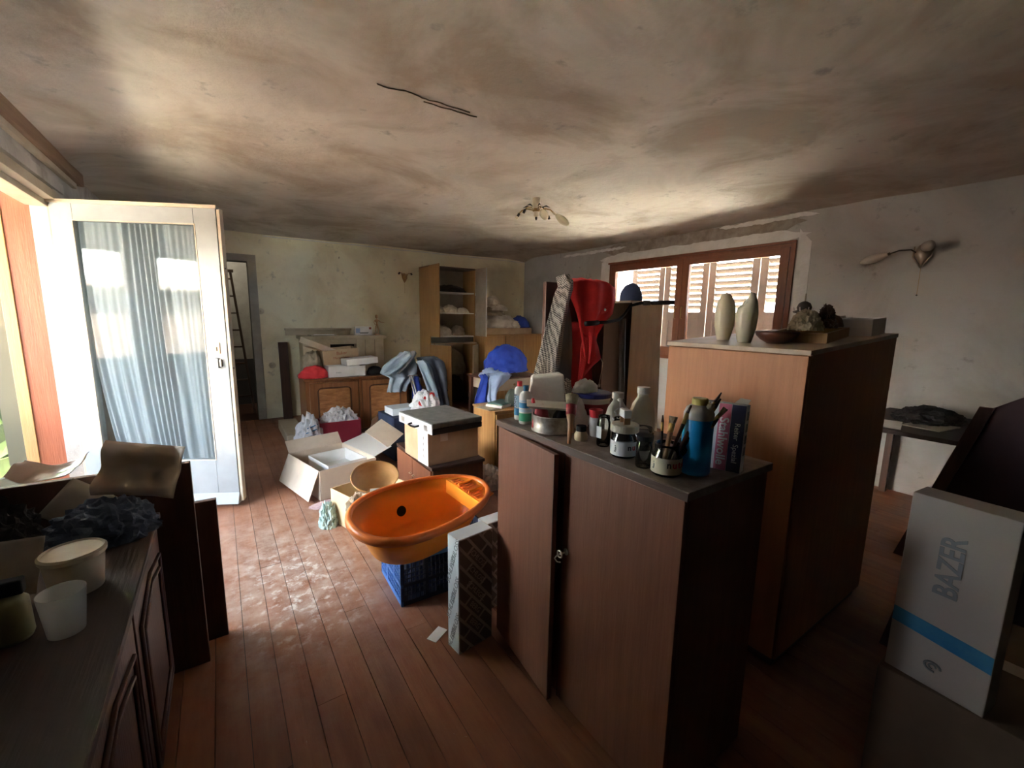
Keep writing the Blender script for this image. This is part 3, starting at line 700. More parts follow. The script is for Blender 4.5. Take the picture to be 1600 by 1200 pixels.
# ------------------------------------------------------------------ back of the room
fp = thing('stove_surround', 'beige painted stove surround with a mantel ledge against the back wall', 'fireplace', (.89, 6.30, 0))
obj('pier', bx(.02, .37, .04, .37, 0, 1.10), m_mantel, fp, bev=.005)
obj('pier', bx(.72, 1.11, .04, .37, 0, 1.10), m_mantel, fp, bev=.005)
obj('lintel', bx(.371, .719, .04, .37, 1.03, 1.10), m_mantel, fp)
obj('firebox', bx(.371, .719, .16, .36, 0, 1.029), m_firebox, fp)
obj('mantel_ledge', bx(-.01, 1.15, 0, .37, 1.101, 1.148), m_mantel, fp, bev=.008)
obj('upper_ledge', bx(-.15, .72, .27, .37, 1.215, 1.245), m_mantel, fp, bev=.004)
obj('upper_wall_strip', bx(-.14, .71, .33, .37, 1.149, 1.214), m_mantel, fp)
for x_ in (.845, .98): obj('panel_joint', bx(x_, x_ + .004, .0385, .0399, .0, 1.09), m_gasket, fp)
obj('base_block', bx(-.36, -.16, -1.15, -.30, 0, .12), m_cream, None, bev=.01).location = (.89, 6.30, 0)
tag(bpy.data.objects['base_block'], 'low cream painted block on the floor left of the walnut dresser', 'block')
o = obj('upright_plank', bx(0, .115, 0, .03, 0, 1.06), m_darkwood, bev=.003); o.location = (.648, 6.52, 0); o.rotation_euler = (R(-5), 0, 0)
tag(o, 'narrow dark brown plank leaning on the back wall left of the stove surround', 'plank')

# things on the mantel
pb = thing('printed_box', 'small white printed cardboard box standing on the mantel ledge beside the wooden figure', 'box', (1.63, 6.42, 1.149))
obj('body', bx(-.01, .235, 0, .07, 0, .125), m_paper, pb, bev=.002)
obj('printed_ship', hexa(B(), [(.06, -.002, .025), (.17, -.002, .025), (.17, -.001, .025), (.06, -.001, .025)], [(.045, -.002, .042), (.185, -.002, .045), (.185, -.001, .045), (.045, -.001, .042)]), m_greyink, pb)
obj('printed_stamp', bx(.19, .222, -.002, -.001, .085, .115), m_orangeink, pb)
obj('printed_panel', bx(.0, .06, -.002, -.001, .03, .10), m_ltblue, pb)
mq = thing('mannequin', 'jointed pale wooden artist figure standing at the right end of the mantel', 'figure', (1.945, 6.45, 1.149))
mb = B(); lathe(mb, [(.045, 0), (.045, .012), (.04, .016)], 20); obj('base', mb, m_pinewood, mq, smooth=False)
mb = B()
lathe(mb, [(0, .245), (.016, .25), (.021, .265), (.020, .285), (.012, .30), (0, .302)], 14); lathe(mb, [(.006, .23), (.006, .25)], 8)
obj('head', mb, m_pinewood, mq, smooth=True)
mb = B(); lathe(mb, [(.008, .135), (.020, .15), (.014, .168), (.012, .175), (.024, .20), (.026, .222), (.010, .236)], 14); obj('torso', mb, m_pinewood, mq, smooth=True)
for sgn, kn, ft in ((-1, (-.022, -.012, .075), (-.018, .0, .02)), (1, (.02, .0, .075), (.016, -.005, .02))):
    obj('leg', tube(B(), [(sgn * .011, 0, .145), (sgn * .014, -.003, .12), kn, (kn[0], kn[1], .068), (ft[0], ft[1], .03), (ft[0], ft[1] - .018, .018)], [.009, .011, .007, .008, .005, .007], 8), m_pinewood, mq, smooth=True)
obj('arm', tube(B(), [(.026, 0, .222), (.05, -.005, .195), (.085, -.01, .185), (.11, -.01, .182)], [.007, .006, .005, .006], 8), m_pinewood, mq, smooth=True)
obj('arm', tube(B(), [(-.026, 0, .222), (-.04, .0, .185), (-.028, -.01, .15)], [.007, .006, .004], 8), m_pinewood, mq, smooth=True)
for i, (x_, y_, rz_, sx_, m_, lb) in enumerate(((1.02, 6.40, 6, .34, m_paperd, 'flat dark folder lying on the left half of the mantel ledge'), (1.06, 6.42, -8, .26, m_paper, 'loose white sheet lying on top of the dark folder on the mantel'))):
    o = obj(['folder', 'paper_sheet'][i], bx(0, sx_, 0, .17, 0, .012 - .009 * i), m_); o.location = (x_, y_ - .06, 1.149 + .0125 * i); o.rotation_euler = (0, 0, R(rz_))
    tag(o, lb, ['folder', 'paper'][i])

# wall fittings
def switch(x_, z_, lb, r=.04):
    t = thing('wall_socket' if z_ < .9 else 'light_switch', lb, 'socket' if z_ < .9 else 'switch', (x_, YB - .001, z_))
    Mx = Matrix.Rotation(PI / 2, 4, 'X')
    obj('plate', lathe(B(), [(r, 0), (r, .006), (r * .8, .010), (0, .010)], 24, Mx), m_creamplast, t, smooth=True)
    obj('rocker' if z_ > .9 else 'insert', lathe(B(), [(r * .45, .010), (r * .42, .016), (0, .016)], 16, Mx), m_creamplast, t, smooth=True)
switch(.48, 1.47, 'round cream light switch on the back wall right of the passage'); switch(.57, .74, 'round cream socket low on the back wall right of the passage')
bm = B(); tube(bm, [(0, 0, 0), (0, -.02, .004), (0, -.024, .02)], .004, 6); o = obj('wall_hook', bm, m_bake); o.location = (1.50, YB, 2.24); tag(o, 'tiny dark hook high on the back wall above the mantel', 'hook')
# ladder in the passage
ld = thing('ladder', 'dark wooden ladder standing in the passage beyond the back wall opening', 'ladder', (.0, YB + .45, 0))
for x0_, x1_ in ((.33, .17), (-.25, -.12)): obj('rail', hexa(B(), [(x0_, 0, 0), (x0_ + .03, 0, 0), (x0_ + .03, .05, 0), (x0_, .05, 0)], [(x1_, .12, 2.0), (x1_ + .03, .12, 2.0), (x1_ + .03, .17, 2.0), (x1_, .17, 2.0)]), m_ladder, ld)
for i in range(8):
    z_ = .25 + i * .235; k = z_ / 2.0; xr_ = .33 - .16 * k; xl_ = -.25 + .13 * k
    obj('rung', bx(xl_ + .028, xr_ + .002, .01 + .12 * k, .045 + .12 * k, z_, z_ + .022), m_ladder, ld)
obj('top_platform', bx(-.15, .22, .06, .22, 2.0, 2.03), m_ladder, ld)

# walnut dresser base
ds = thing('dresser', 'low walnut dresser with figured door panels in front of the stove surround', 'dresser', (.76, 5.25, 0))
DWd = 1.22
obj('carcass', bx(.0, DWd, .02, .48, .06, .685), m_dress, ds)
obj('plinth', bx(.03, DWd - .03, .04, .46, 0, .06), m_darkwood, ds)
obj('top_board', bx(-.02, DWd + .02, -.015, .50, .686, .712), m_dress, ds, bev=.006)
for a, c, ang in ((.04, .575, 0), (.625, 1.17, -4)):
    d_ = obj('door', bx(0, c - a, -.022, 0, .075, .66), m_dress, ds, bev=.004); d_.location = (a, .019, 0); d_.rotation_euler = (0, 0, R(ang))
    W_ = c - a
    obj('field_panel', bx(.10, W_ - .10, -.0235, -.0222, .15, .585), m_dressf, d_)
    ml = B(); pts = []
    for cx_, cz_, a0 in ((W_ - .13, .555, 0), (.13, .555, 90), (.13, .18, 180), (W_ - .13, .18, 270)):
        for k in range(5): an = R(a0 + k * 22.5); pts.append((cx_ + .045 * math.cos(an), -.023, cz_ + .045 * math.sin(an)))
    pts.append(pts[0]); tube(ml, pts, .006, 6, False); obj('molding', ml, m_molding, d_, smooth=True)
    for q in range(4):
        pass
obj('corner_post', bx(.575 + .012, .613, -.004, .0195, .06, .686), m_dress, ds)

# things on the dresser
DZT = .713
o = obj('red_bag', heap(.15, .12, .13, 21, .18, 2, 4), m_red, smooth=True); o.location = (.88, 5.40, DZT); tag(o, 'flattened red fabric bag on the left end of the walnut dresser', 'bag')
o = obj('grey_sack', heap(.11, .10, .27, 22, .25, 2.4, 4), m_beigecloth, smooth=True); o.location = (.90, 5.62, DZT); tag(o, 'crumpled pale grey plastic sack standing behind the red bag', 'sack')
def carton(name, label, cat, loc_, rz, sx, sy, h, mat, inner, flaps=(), t=.005, group=None, rot=None, closed=False):
    r = thing(name, label, cat, loc_, rz, group, rot)
    if closed:
        obj('body', bx(0, sx, 0, sy, 0, h), mat, r, bev=.003)
    else:
        b_ = B(); box(b_, 0, sx, 0, t, 0, h); box(b_, 0, sx, sy - t, sy, 0, h); box(b_, 0, t, t, sy - t, 0, h); box(b_, sx - t, sx, t, sy - t, 0, h); box(b_, t, sx - t, t, sy - t, 0, t)
        obj('body', b_, mat, r)
    for side, ang, ln in flaps:      # side: 0 near(-y) 1 far(+y) 2 left(-x) 3 right(+x); ang 0 = standing up, 90 = outward flat, 180 = hanging
        a_ = R(ang)
        if side in (0, 1):
            y_ = 0 if side == 0 else sy; sg = -1 if side == 0 else 1
            p = [(0.004, y_, h + .001), (sx - .004, y_, h + .001)]; q = [(v[0], y_ + sg * ln * math.sin(a_), h + ln * math.cos(a_)) for v in p]
        else:
            x_ = 0 if side == 2 else sx; sg = -1 if side == 2 else 1
            p = [(x_, .004, h + .001), (x_, sy - .004, h + .001)]; q = [(x_ + sg * ln * math.sin(a_), v[1], h + ln * math.cos(a_)) for v in p]
        f_ = B(); f_.faces.new([f_.verts.new(v) for v in (p[0], p[1], q[1], q[0])])
        obj('flap', f_, inner, r, solid=.004)
    return r
c_ = carton('carton', 'brown printed carton standing on the walnut dresser behind the white boxes', 'box', (1.03, 5.56, DZT + .02), R(3), .42, .28, .27, m_carton, m_carton, ((2, 70, .16),), rot=(R(2), R(-4), R(3)))
text('Baker', .055, (.22, -.0015, .225), (PI / 2, 0, 0), m_orangeink, c_); text('Maraschino', .042, (.21, -.0015, .17), (PI / 2, 0, 0), m_orangeink, c_)
obj('printed_mark', bx(.17, .23, -.0015, -.0005, .045, .085), m_orangeink, c_)
c_ = carton('open_box', 'open white cardboard tray on the front edge of the walnut dresser', 'box', (1.02, 5.29, DZT), R(2), .42, .20, .125, m_paper, m_paper, ((3, 75, .10),))
text('meu', .035, (.11, -.0012, .055), (PI / 2, 0, 0), m_greyink, c_)
carton('white_box', 'slim closed white box lying across the open white tray on the dresser', 'box', (1.22, 5.27, DZT + .128), R(4), .38, .22, .075, m_paper, m_paper, rot=(0, R(-3), R(4)), closed=True)
o = obj('clothes_iron', heap(.10, .06, .10, 23, .1, 1.2, 3), m_dark, smooth=True); o.location = (1.58, 5.38, DZT); tag(o, 'small black rounded object beside the white boxes on the dresser', 'object'); o.name = 'black_gadget'
# strip of cardboard leaning across
o = obj('cardboard_strip', bx(0, .48, 0, .006, 0, .07), m_cartonl); o.location = (.80, 5.87, 1.10); o.rotation_euler = (R(-20), R(20), R(-32)); tag(o, 'long pale cardboard strip slanting from the mantel down to the brown carton', 'cardboard')
# clothes on and beside the dresser
def garment(rows, y0, folds, amp, mat, name, label, cat, base, seed, th=.008, extra=None):
    t = thing(name, label, cat, (base[0], base[1], 0))
    obj('body', drape(loc(rows, base[0]), y0 - base[1], folds, amp, 60, 40, seed, .05), mat, t, smooth=True, solid=th)
    return t
g_ = garment([(1.0, 1.86, 2.00), (.93, 1.74, 2.02), (.84, 1.62, 2.05), (.76, 1.58, 2.05), (.68, 1.70, 2.03), (.58, 1.68, 1.93), (.50, 1.66, 1.90)], 5.22, 2.2, .022, m_greyblue, 'blue_grey_jacket', 'pale blue grey cotton jacket draped over the right corner of the walnut dresser', 'jacket', (1.8, 5.2), 31)
obj('sleeve', drape(loc([(.98, 1.88, 1.99), (.90, 1.80, 1.90), (.80, 1.70, 1.78), (.74, 1.60, 1.68)], 1.8), -.07, 1, .01, 30, 30, 35, .05), m_greyblue, g_, smooth=True, solid=.01)
obj('collar', drape(loc([(1.01, 1.95, 2.03), (.93, 1.92, 1.97), (.82, 1.84, 1.87), (.74, 1.76, 1.79)], 1.8), -.075, 1, .006, 20, 24, 36, .05), m_lining, g_, smooth=True, solid=.01)
ch = thing('clothes_chair', 'plain wooden chair buried under slate and pale blue trousers right of the dresser', 'chair', (2.02, 5.12, 0)); ch.name = 'wooden_chair'
for x_ in (.06, .42):
    for y_ in (.05, .42): obj('leg', bx(x_, x_ + .035, y_, y_ + .035, 0, .45 if y_ < .3 else .80), m_darkwood, ch)
obj('seat', bx(.05, .46, .04, .46, .451, .475), m_darkwood, ch, bev=.005)
obj('backrest', bx(.06, .455, .43, .45, .60, .80), m_darkwood, ch, bev=.005)
garment([(.93, 2.04, 2.32), (.86, 2.02, 2.40), (.75, 2.08, 2.43), (.6, 2.14, 2.44), (.45, 2.18, 2.44), (.30, 2.22, 2.46), (.2, 2.25, 2.45)], 5.13, 2.4, .03, m_slate, 'slate_trousers', 'heavy slate grey trousers hanging over the chair right of the dresser', 'trousers', (2.2, 5.1), 32, .02)
garment([(.90, 2.00, 2.12), (.8, 2.02, 2.18), (.65, 2.07, 2.22), (.5, 2.12, 2.26), (.36, 2.18, 2.28)], 5.03, 1.6, .02, m_greyblue, 'pale_jeans', 'pale blue jeans leg hanging in front of the slate trousers', 'trousers', (2.1, 5.0), 33, .012)
o = obj('blue_bag', heap(.06, .05, .28, 34, .2, 2, 3), m_blue, smooth=True); o.location = (1.99, 5.03, .42); 
tag(o, 'small royal blue bag tucked under the hanging blue grey jacket', 'bag')
ib = thing('folding_stand', 'folded chrome tube stand leaning beside the blue grey jacket', 'stand', (1.88, 4.98, 0))
for dx in (0, .03): obj('tube_leg', tube(B(), [(.0 + dx, 0, .72), (.16 + dx, -.02, .0)], .009, 8), m_steel, ib, smooth=True)
obj('foot', tube(B(), [(.13, -.02, .012), (.23, -.02, .012)], .012, 8), m_dark, ib)
obj('shelf_rest', tube(B(), [(-.02, .0, .72), (.10, .0, .72)], .008, 8), m_steel, ib)

# corner bookcase
bc = thing('bookcase', 'tall oak veneered cupboard with its doors standing open against the back wall', 'cupboard', (2.70, 6.25, 0))
BW, BD, BH = .80, .40, 2.20
m_inn = M('dusty inner shelf', (.42, .37, .31), .8, 0, (.34, .29, .24), 5)
obj('side_panel', bx(0, .018, 0, BD, 0, BH), m_oak, bc); obj('side_panel', bx(BW - .018, BW, 0, BD, 0, BH), m_oak, bc)
obj('back_panel', bx(.0185, BW - .0185, BD - .01, BD, 0, BH - .02), m_inn, bc)
obj('top_board', bx(.0, BW, -.005, BD, BH - .02, BH + .002), m_edge, bc)
for z_ in (1.82, 1.50, 1.13): obj('shelf', bx(.0185, BW - .0185, .01, BD - .011, z_ - .018, z_), m_paper, bc)
obj('worktop', bx(.0185, BW - .019, -.10, BD - .011, 1.005, 1.025), m_wardtop, bc)
obj('bottom_board', bx(.0185, BW - .0185, .0, BD - .011, .05, .07), m_edge, bc)
for x_, ang, z0_, z1_, wd_ in ((0.0, -90, 1.13, BH, .34), (BW, 270, 1.13, BH, .34)):
    d_ = obj('door', bx(0, wd_, 0, .018, z0_, z1_), m_oak if x_ < .1 else m_inn, bc, bev=.002); d_.location = (x_, -.002, 0); d_.rotation_euler = (0, 0, R(-90))
    if x_ < .1: d_.location = (-.0005, -.002, 0)
    else:
        obj('edge_strip', bx(.3405, .343, 0, .018, z0_, z1_), m_paper, d_)
        for z_ in (1.45, 1.78): obj('hinge', bx(.01, .03, -.01, 0, z_, z_ + .04), m_steel, d_)
d_ = obj('door', bx(0, .39, 0, .018, .06, 1.0), m_oak, bc, bev=.002); d_.location = (0.0, -.02, 0); d_.rotation_euler = (0, 0, R(-62))
d_ = obj('door', bx(-.36, 0, 0, .018, .06, 1.0), m_inn, bc, bev=.002); d_.location = (BW, -.12, 0); d_.rotation_euler = (0, 0, R(48))
obj('slot_shade', bx(.0185, BW - .019, .03, .05, 1.03, 1.11), m_gasket, bc)  # dark sheet stands in for the shade inside the slot
for i, (x_, z_, rx_, h_, m_, lb) in enumerate(((.44, 1.82, .27, .11, m_blackcloth, 'black folded clothing on the top shelf of the open cupboard'),
        (.22, 1.50, .10, .10, m_linen, 'small pale bundle at the left of the middle shelf of the open cupboard'), (.44, 1.50, .13, .11, m_linen, 'crumpled pale cloth in the centre of the middle shelf of the open cupboard'), (.66, 1.50, .10, .08, m_linen, 'small pale rag at the right of the middle shelf of the open cupboard'),
        (.30, 1.13, .15, .15, m_linen, 'pale crumpled cloth at the left of the lowest shelf of the open cupboard'), (.58, 1.13, .12, .15, m_beigecloth, 'beige crumpled cloth at the right of the lowest shelf of the open cupboard'))):
    o = obj(['folded_clothing', 'cloth_bundle', 'crumpled_cloth', 'rag', 'crumpled_cloth', 'crumpled_cloth'][i], heap(rx_, .12, h_, 40 + i, .2, 2.6, 4), m_, smooth=True); o.location = (2.70 + x_, 6.25 + .20, z_ + .001); tag(o, lb, 'cloth')
for i, (x_, z_, r_, h_, m_, lb) in enumerate(((.42, .07, .26, .42, m_blackcloth, 'big black garment heap in the bottom of the open cupboard'), (.48, .52, .22, .38, m_beigecloth, 'dim beige garment wedged above the black heap in the lower cupboard'))):
    o = obj('garment_heap', heap(r_, .14, h_, 50 + i, .2, 2.2, 4), m_, smooth=True); o.location = (2.70 + x_, 6.25 + .19, z_ + .001 if i == 0 else .50); tag(o, lb, 'clothes')

# sideboard with laundry
sb = thing('sideboard', 'yellow oak sideboard in the far corner piled with laundry', 'sideboard', (3.56, 6.02, 0))
obj('carcass', bx(0, 1.16, .02, .60, .05, 1.14), m_oak, sb); obj('top_board', bx(-.01, 1.17, -.005, .61, 1.141, 1.16), m_oak, sb, bev=.003)
for a in (.01, .395, .78): obj('door', bx(a, a + .375, 0, .0195, .07, 1.13), m_oak, sb, bev=.003)
obj('plinth', bx(.02, 1.14, .04, .58, 0, .05), m_edge, sb)
carton('carton', 'flat beige carton under the laundry on the oak sideboard', 'box', (3.62, 6.12, 1.161), 0, .95, .40, .10, m_carton, m_carton, closed=True)
for i, (x_, y_, z_, rx_, ry_, h_, m_, sd_, lb) in enumerate((
    (3.98, 6.30, 1.262, .34, .22, .22, m_linen, 60, 'crumpled white shirt at the bottom of the laundry pile on the oak sideboard'),
    (3.86, 6.36, 1.46, .24, .17, .13, m_beigecloth, 61, 'beige garment in the middle of the laundry pile on the oak sideboard'),
    (3.98, 6.34, 1.55, .18, .14, .10, m_linen, 62, 'pale folded cloth in the upper part of the laundry pile on the oak sideboard'),
    (3.90, 6.38, 1.63, .15, .12, .15, m_linen, 63, 'rounded white bundle topping the laundry pile on the oak sideboard'),
    (4.22, 6.22, 1.262, .13, .12, .12, m_linen, 64, 'small white rag at the right foot of the laundry pile on the oak sideboard'))):
    o = obj('laundry', heap(rx_, ry_, h_, sd_, .22, 2.6, 4), m_, smooth=True); o.location = (x_, y_, z_); tag(o, lb, 'laundry', 'laundry on the oak sideboard')
o = obj('blue_holdall', heap(.20, .14, .20, 66, .12, 1.6, 4), m_blue, smooth=True); o.location = (4.46, 6.36, 1.262); tag(o, 'dark blue holdall at the right end of the oak sideboard', 'bag')

# desk with blue clothes, small cabinet behind the foreground cabinet
dk = thing('side_table', 'brown table with a cream drawer front half hidden under blue clothes', 'table', (2.46, 4.10, 0))
obj('top', bx(0, .75, 0, .5, .735, .755), m_darkwood, dk, bev=.003)
for x_ in (.02, .69):
    for y_ in (.02, .44): obj('leg', bx(x_, x_ + .04, y_, y_ + .04, 0, .734), m_darkwood, dk)
dw = obj('drawer', bx(.065, .68, .005, .46, .60, .73), m_cream, dk, bev=.003); obj('knob', lathe(B(), [(.006, 0), (.014, .012), (.010, .02), (0, .021)], 12, Matrix.Translation((.36, .004, .665)) @ Matrix.Rotation(PI / 2, 4, 'X')), m_brass, dw, smooth=True)
o = obj('blue_overalls', heap(.27, .22, .30, 70, .12, 2.0, 5), m_blue, smooth=True); o.location = (2.86, 4.34, .80); tag(o, 'bright royal blue work overalls bundled on the brown table', 'clothes')
g_ = garment([(.82, 2.48, 2.76), (.76, 2.45, 2.72), (.66, 2.44, 2.58), (.55, 2.43, 2.56), (.47, 2.45, 2.55)], 4.10, 1.8, .018, m_ltblue, 'pale_blue_shirt', 'pale blue patterned shirt spilling over the front edge of the brown table', 'shirt', (2.5, 4.1), 71)
o = obj('shirt_fold', heap(.17, .12, .09, 72, .3, 2.5, 4), m_ltblue, g_, smooth=True); o.location = (.16, .16, .757)
garment([(.80, 2.42, 2.50), (.7, 2.38, 2.49), (.55, 2.33, 2.50), (.42, 2.32, 2.50), (.34, 2.36, 2.47)], 4.19, 1.2, .018, m_blue, 'blue_sleeve', 'long royal blue sleeve hanging down at the left of the brown table', 'clothes', (2.4, 4.2), 73)
o = obj('green_bag', heap(.09, .06, .16, 74, .1, 1.2, 4), M('dark green bag', (.05, .065, .055), .6), smooth=True); o.location = (2.36, 3.45, .583)
tag(o, 'small dark green pouch standing on the little oak cabinet behind the white bottles', 'pouch')
sc = thing('oak_cabinet', 'small yellow oak cabinet just behind the far end of the foreground cabinet', 'cabinet', (2.06, 3.30, 0))
obj('body', bx(0, .45, .0, .40, 0, .56), m_oak, sc, bev=.003); obj('top_board', bx(-.01, .46, -.01, .41, .5605, .58), m_oak, sc, bev=.003)
obj('door', bx(.01, .44, -.018, -.0005, .03, .55), m_oak, sc, bev=.003)
for i, (x_, y_, rz_, w_, d_, h_, m_, lb, nm) in enumerate(((2.02, 3.34, 10, .24, .20, .006, m_paperd, 'loose beige envelope at the left edge of the little oak cabinet', 'envelope'),
        (2.16, 3.34, 22, .27, .19, .022, m_paper, 'closed white exercise book lying on the little oak cabinet', 'book'))):
    o = obj(nm, bx(0, w_, 0, d_, 0, h_), m_, bev=.001); o.location = (x_, y_, .581 + .0065 * i); o.rotation_euler = (0, 0, R(rz_)); tag(o, lb, nm)
o = obj('green_book', bx(0, .24, 0, .17, 0, .012), M('dark green cover', (.05, .12, .10), .5), bev=.001); o.location = (2.18, 3.36, .6105); o.rotation_euler = (0, 0, R(25)); tag(o, 'thin dark green book on top of the white exercise book', 'book')

# ------------------------------------------------------------------ clutter on the floor
c_ = thing('maroon_box', 'dark red card storage box on the floor in front of the walnut dresser', 'box', (.835, 4.93, 0), R(-2))
b_ = B(); box(b_, 0, .43, 0, .006, 0, .265); box(b_, 0, .43, .274, .28, 0, .265); box(b_, 0, .006, .006, .274, 0, .265); box(b_, .424, .43, .006, .274, 0, .265); box(b_, .006, .424, .006, .274, 0, .006)
obj('body', b_, m_maroon, c_); obj('edge_trim', bx(-.004, .012, -.004, .0, 0, .268), m_maroon, c_)
def bag(name, lb, x_, y_, z_, rx_, ry_, h_, sd_, m_, cat='bag', amp=.35, rot=(0, 0, 0)):
    o = obj(name, heap(rx_, ry_, h_, sd_, amp, 3.0, 5), m_, smooth=False); o.location = (x_, y_, z_); o.rotation_euler = rot; return tag(o, lb, cat)
m_bagw = M('white carrier film', (.72, .73, .78), .35, 0, (.62, .63, .68), 4, .3, 20)
bag('crumpled_plastic', 'crumpled clear and white plastic filling the dark red box', 1.06, 5.06, .16, .20, .11, .22, 80, m_bagw, 'plastic bag', .22)
pb_ = thing('carrier_bag', 'white carrier bag with blue and black print slumped left of the dark red box', 'plastic bag', (.72, 4.93, 0))
o_ = obj('body', heap(.13, .12, .34, 81, .25, 2.2, 5), m_bagw, pb_)
for i in range(5): obj('printed_band', tube(B(), [(-.10 + .018 * i, -.125 + .006 * i, .05 + .05 * i), (-.04 + .02 * i, -.14 + .012 * i, .07 + .05 * i), (.02 + .015 * i, -.135 + .015 * i, .08 + .05 * i)], .006, 5), m_greyink if i < 3 else m_bluelab, pb_)
lb_ = thing('leather_bag', 'shiny brown leather bag standing right of the dark red box', 'bag', (1.47, 4.88, 0)); obj('body', heap(.12, .12, .30, 82, .12, 1.6, 4), m_leather, lb_, smooth=True)
obj('strap', tube(B(), [(-.08, -.10, .2), (-.06, -.13, .28), (0, -.10, .33), (.06, -.08, .30), (.08, -.08, .2)], .008, 8), m_leather, lb_, smooth=True)
o = bag('tissue', 'small white crumpled tissue lying against the brown leather bag', 1.36, 4.70, 0, .05, .04, .07, 83, m_paper, 'tissue')
carton('dark_crate', 'dark navy box under the pale blue lidded box', 'box', (1.36, 4.05, 0), R(4), .50, .42, .44, m_navy, m_navy, closed=True)
carton('pale_box', 'pale blue white flat box on the dark navy box behind the suitcase', 'box', (1.38, 4.15, .443), R(3), .26, .22, .07, M('pale blue card', (.56, .64, .70), .6), m_paper, closed=True)
rb_ = thing('carrier_bag', 'white carrier bag with red letters behind the grey suitcase', 'plastic bag', (1.73, 4.15, .443)); obj('body', heap(.15, .11, .22, 84, .2, 2.0, 5), m_bagw, rb_)
for k, (x_, z_) in enumerate(((-.08, .12), (-.02, .16), (.05, .19))): obj('printed_letter', lathe(B(), [(.030, 0), (.030, .005), (0, .008)], 8, Matrix.Translation((x_, -.085 + .012 * k, z_)) @ Matrix.Rotation(PI / 2.6, 4, 'X')), m_red, rb_)

# large open carton
c1 = carton('open_carton', 'large open pale carton with spread flaps on the floor in the middle of the clutter', 'box', (.56, 3.46, 0), R(13), .485, .62, .24, m_cartonl, m_cartonl, ((2, 158, .24), (0, 176, .18), (1, 40, .12)))
f_ = B(); f_.faces.new([f_.verts.new(v) for v in ((.487, .03, .24), (.487, .60, .24), (.76, .66, .28), (.70, .10, .27))]); obj('flap', f_, M('grey white card', (.60, .60, .58), .8), c1, solid=.004)
tr = carton('white_tray', 'long white cardboard tray lying inside the large open carton', 'box', (.66, 3.63, .10), R(13), .34, .40, .11, m_paper, m_paper)
text('Hyper', .05, (.24, -.0012, .07), (PI / 2, 0, 0), m_ink, tr)
o = obj('paper_pack', bx(0, .17, 0, .12, 0, .02), m_paper, bev=.002); o.location = (.70, 4.06, .02); o.rotation_euler = (R(8), 0, R(20)); tag(o, 'small white folded leaflet at the far side inside the large open carton', 'paper')
cf = thing('cardboard_sheet', 'square pinkish cardboard piece tilted above the large open carton', 'cardboard', (1.19, 3.72, .26), rot=(R(32), R(-14), R(38)))
obj('sheet', bx(0, .26, 0, .26, 0, .004), m_cartonl, cf); obj('printed_corner', bx(.01, .10, .20, .255, -.002, -.0005), m_bluelab, cf)
bag('pink_wrap', 'flat pinkish paper under the corner of the large open carton', .64, 3.36, 0, .16, .07, .02, 85, M('pinkish paper', (.50, .36, .36), .8), 'paper', .2)

# second carton with bowl
c2 = carton('cream_carton', 'long cream carton with a wooden bowl on it behind the orange tub', 'box', (.565, 3.07, 0), R(-72), .62, .42, .24, m_cartony, m_cartonl, ((3, 110, .08),))
bw_ = thing('wooden_bowl', 'large oval turned wooden bowl tilted on the cream carton', 'bowl', (.80, 2.86, .30), rot=(R(30), R(-4), R(20)))
def bowl_bm(rx, ry, h, th=.008):
    bm = B(); n = 40; rings = []
    prof = [(0.0, 0.0), (.45, .01), (.75, .09), (.93, .22), (1.0, .36), (1.0, 1.0), (.965, 1.0), (.94, .45), (.80, .22), (.5, .14), (0.0, .12)]
    prof = [(0, 0), (.40, .0), (.72, .30), (.92, .66), (1.0, 1.0), (.955, 1.0), (.87, .70), (.66, .36), (.38, .13), (0, .11)]
    for r_, z_ in prof: rings.append([bm.verts.new((rx * r_ * math.cos(2 * PI * k / n), ry * r_ * math.sin(2 * PI * k / n), h * z_)) for k in range(n)])
    for a, c in zip(rings, rings[1:]):
        for k in range(n): bm.faces.new((a[k], a[(k + 1) % n], c[(k + 1) % n], c[k]))
    bmesh.ops.remove_doubles(bm, verts=bm.verts, dist=1e-5); return bm
obj('body', bowl_bm(.175, .135, .075), m_bowl, bw_, smooth=True)
o = bag('cream_cloth', 'cream rag hanging out of the cream carton beside the bowl', .70, 2.78, .15, .09, .07, .12, 86, m_cream, 'cloth', .3)
o = obj('picture_frame', bx(0, .20, 0, .012, 0, .15), m_paperd); o.location = (.70, 2.60, .22); o.rotation_euler = (R(-40), 0, R(-20)); tag(o, 'small dark edged picture frame lying below the wooden bowl', 'frame')
bag('mint_cloth', 'pale green rag on the floor at the left foot of the cream carton', .53, 3.02, 0, .05, .07, .14, 87, m_mint, 'cloth', .35)

# stack: low chest, carton, suitcase
lc = thing('low_chest', 'low dark brown two door chest carrying the taped carton and suitcase', 'chest', (1.20, 2.76, 0))
obj('body', bx(.002, .42, 0, .72, .02, .34), m_darkwood, lc, bev=.003); obj('top_board', bx(-.012, .43, -.012, .73, .341, .365), m_darkwood_h, lc, bev=.003)
for a, c in ((.01, .355), (.36, .71)):
    d_ = obj('door', bx(-.016, .001, a, c, .03, .335), m_cab, lc, bev=.002)
    yk = .325 if a < .1 else .39
    obj('handle', tube(B(), [(-.016, yk - .012, .21), (-.03, yk - .012, .205), (-.03, yk + .012, .205), (-.016, yk + .012, .21)], .003, 6), m_key, d_)
tcn = carton('taped_carton', 'brown taped carton with a white paper strip under the grey suitcase', 'box', (1.185, 2.80, .366), R(4), .43, .40, .25, m_carton, m_carton, closed=True)
obj('paper_strip', bx(-.003, -.0005, .0, .16, 0, .25), m_paper, tcn); obj('tape', bx(.10, .16, -.002, -.0005, .17, .25), m_cartonl, tcn)
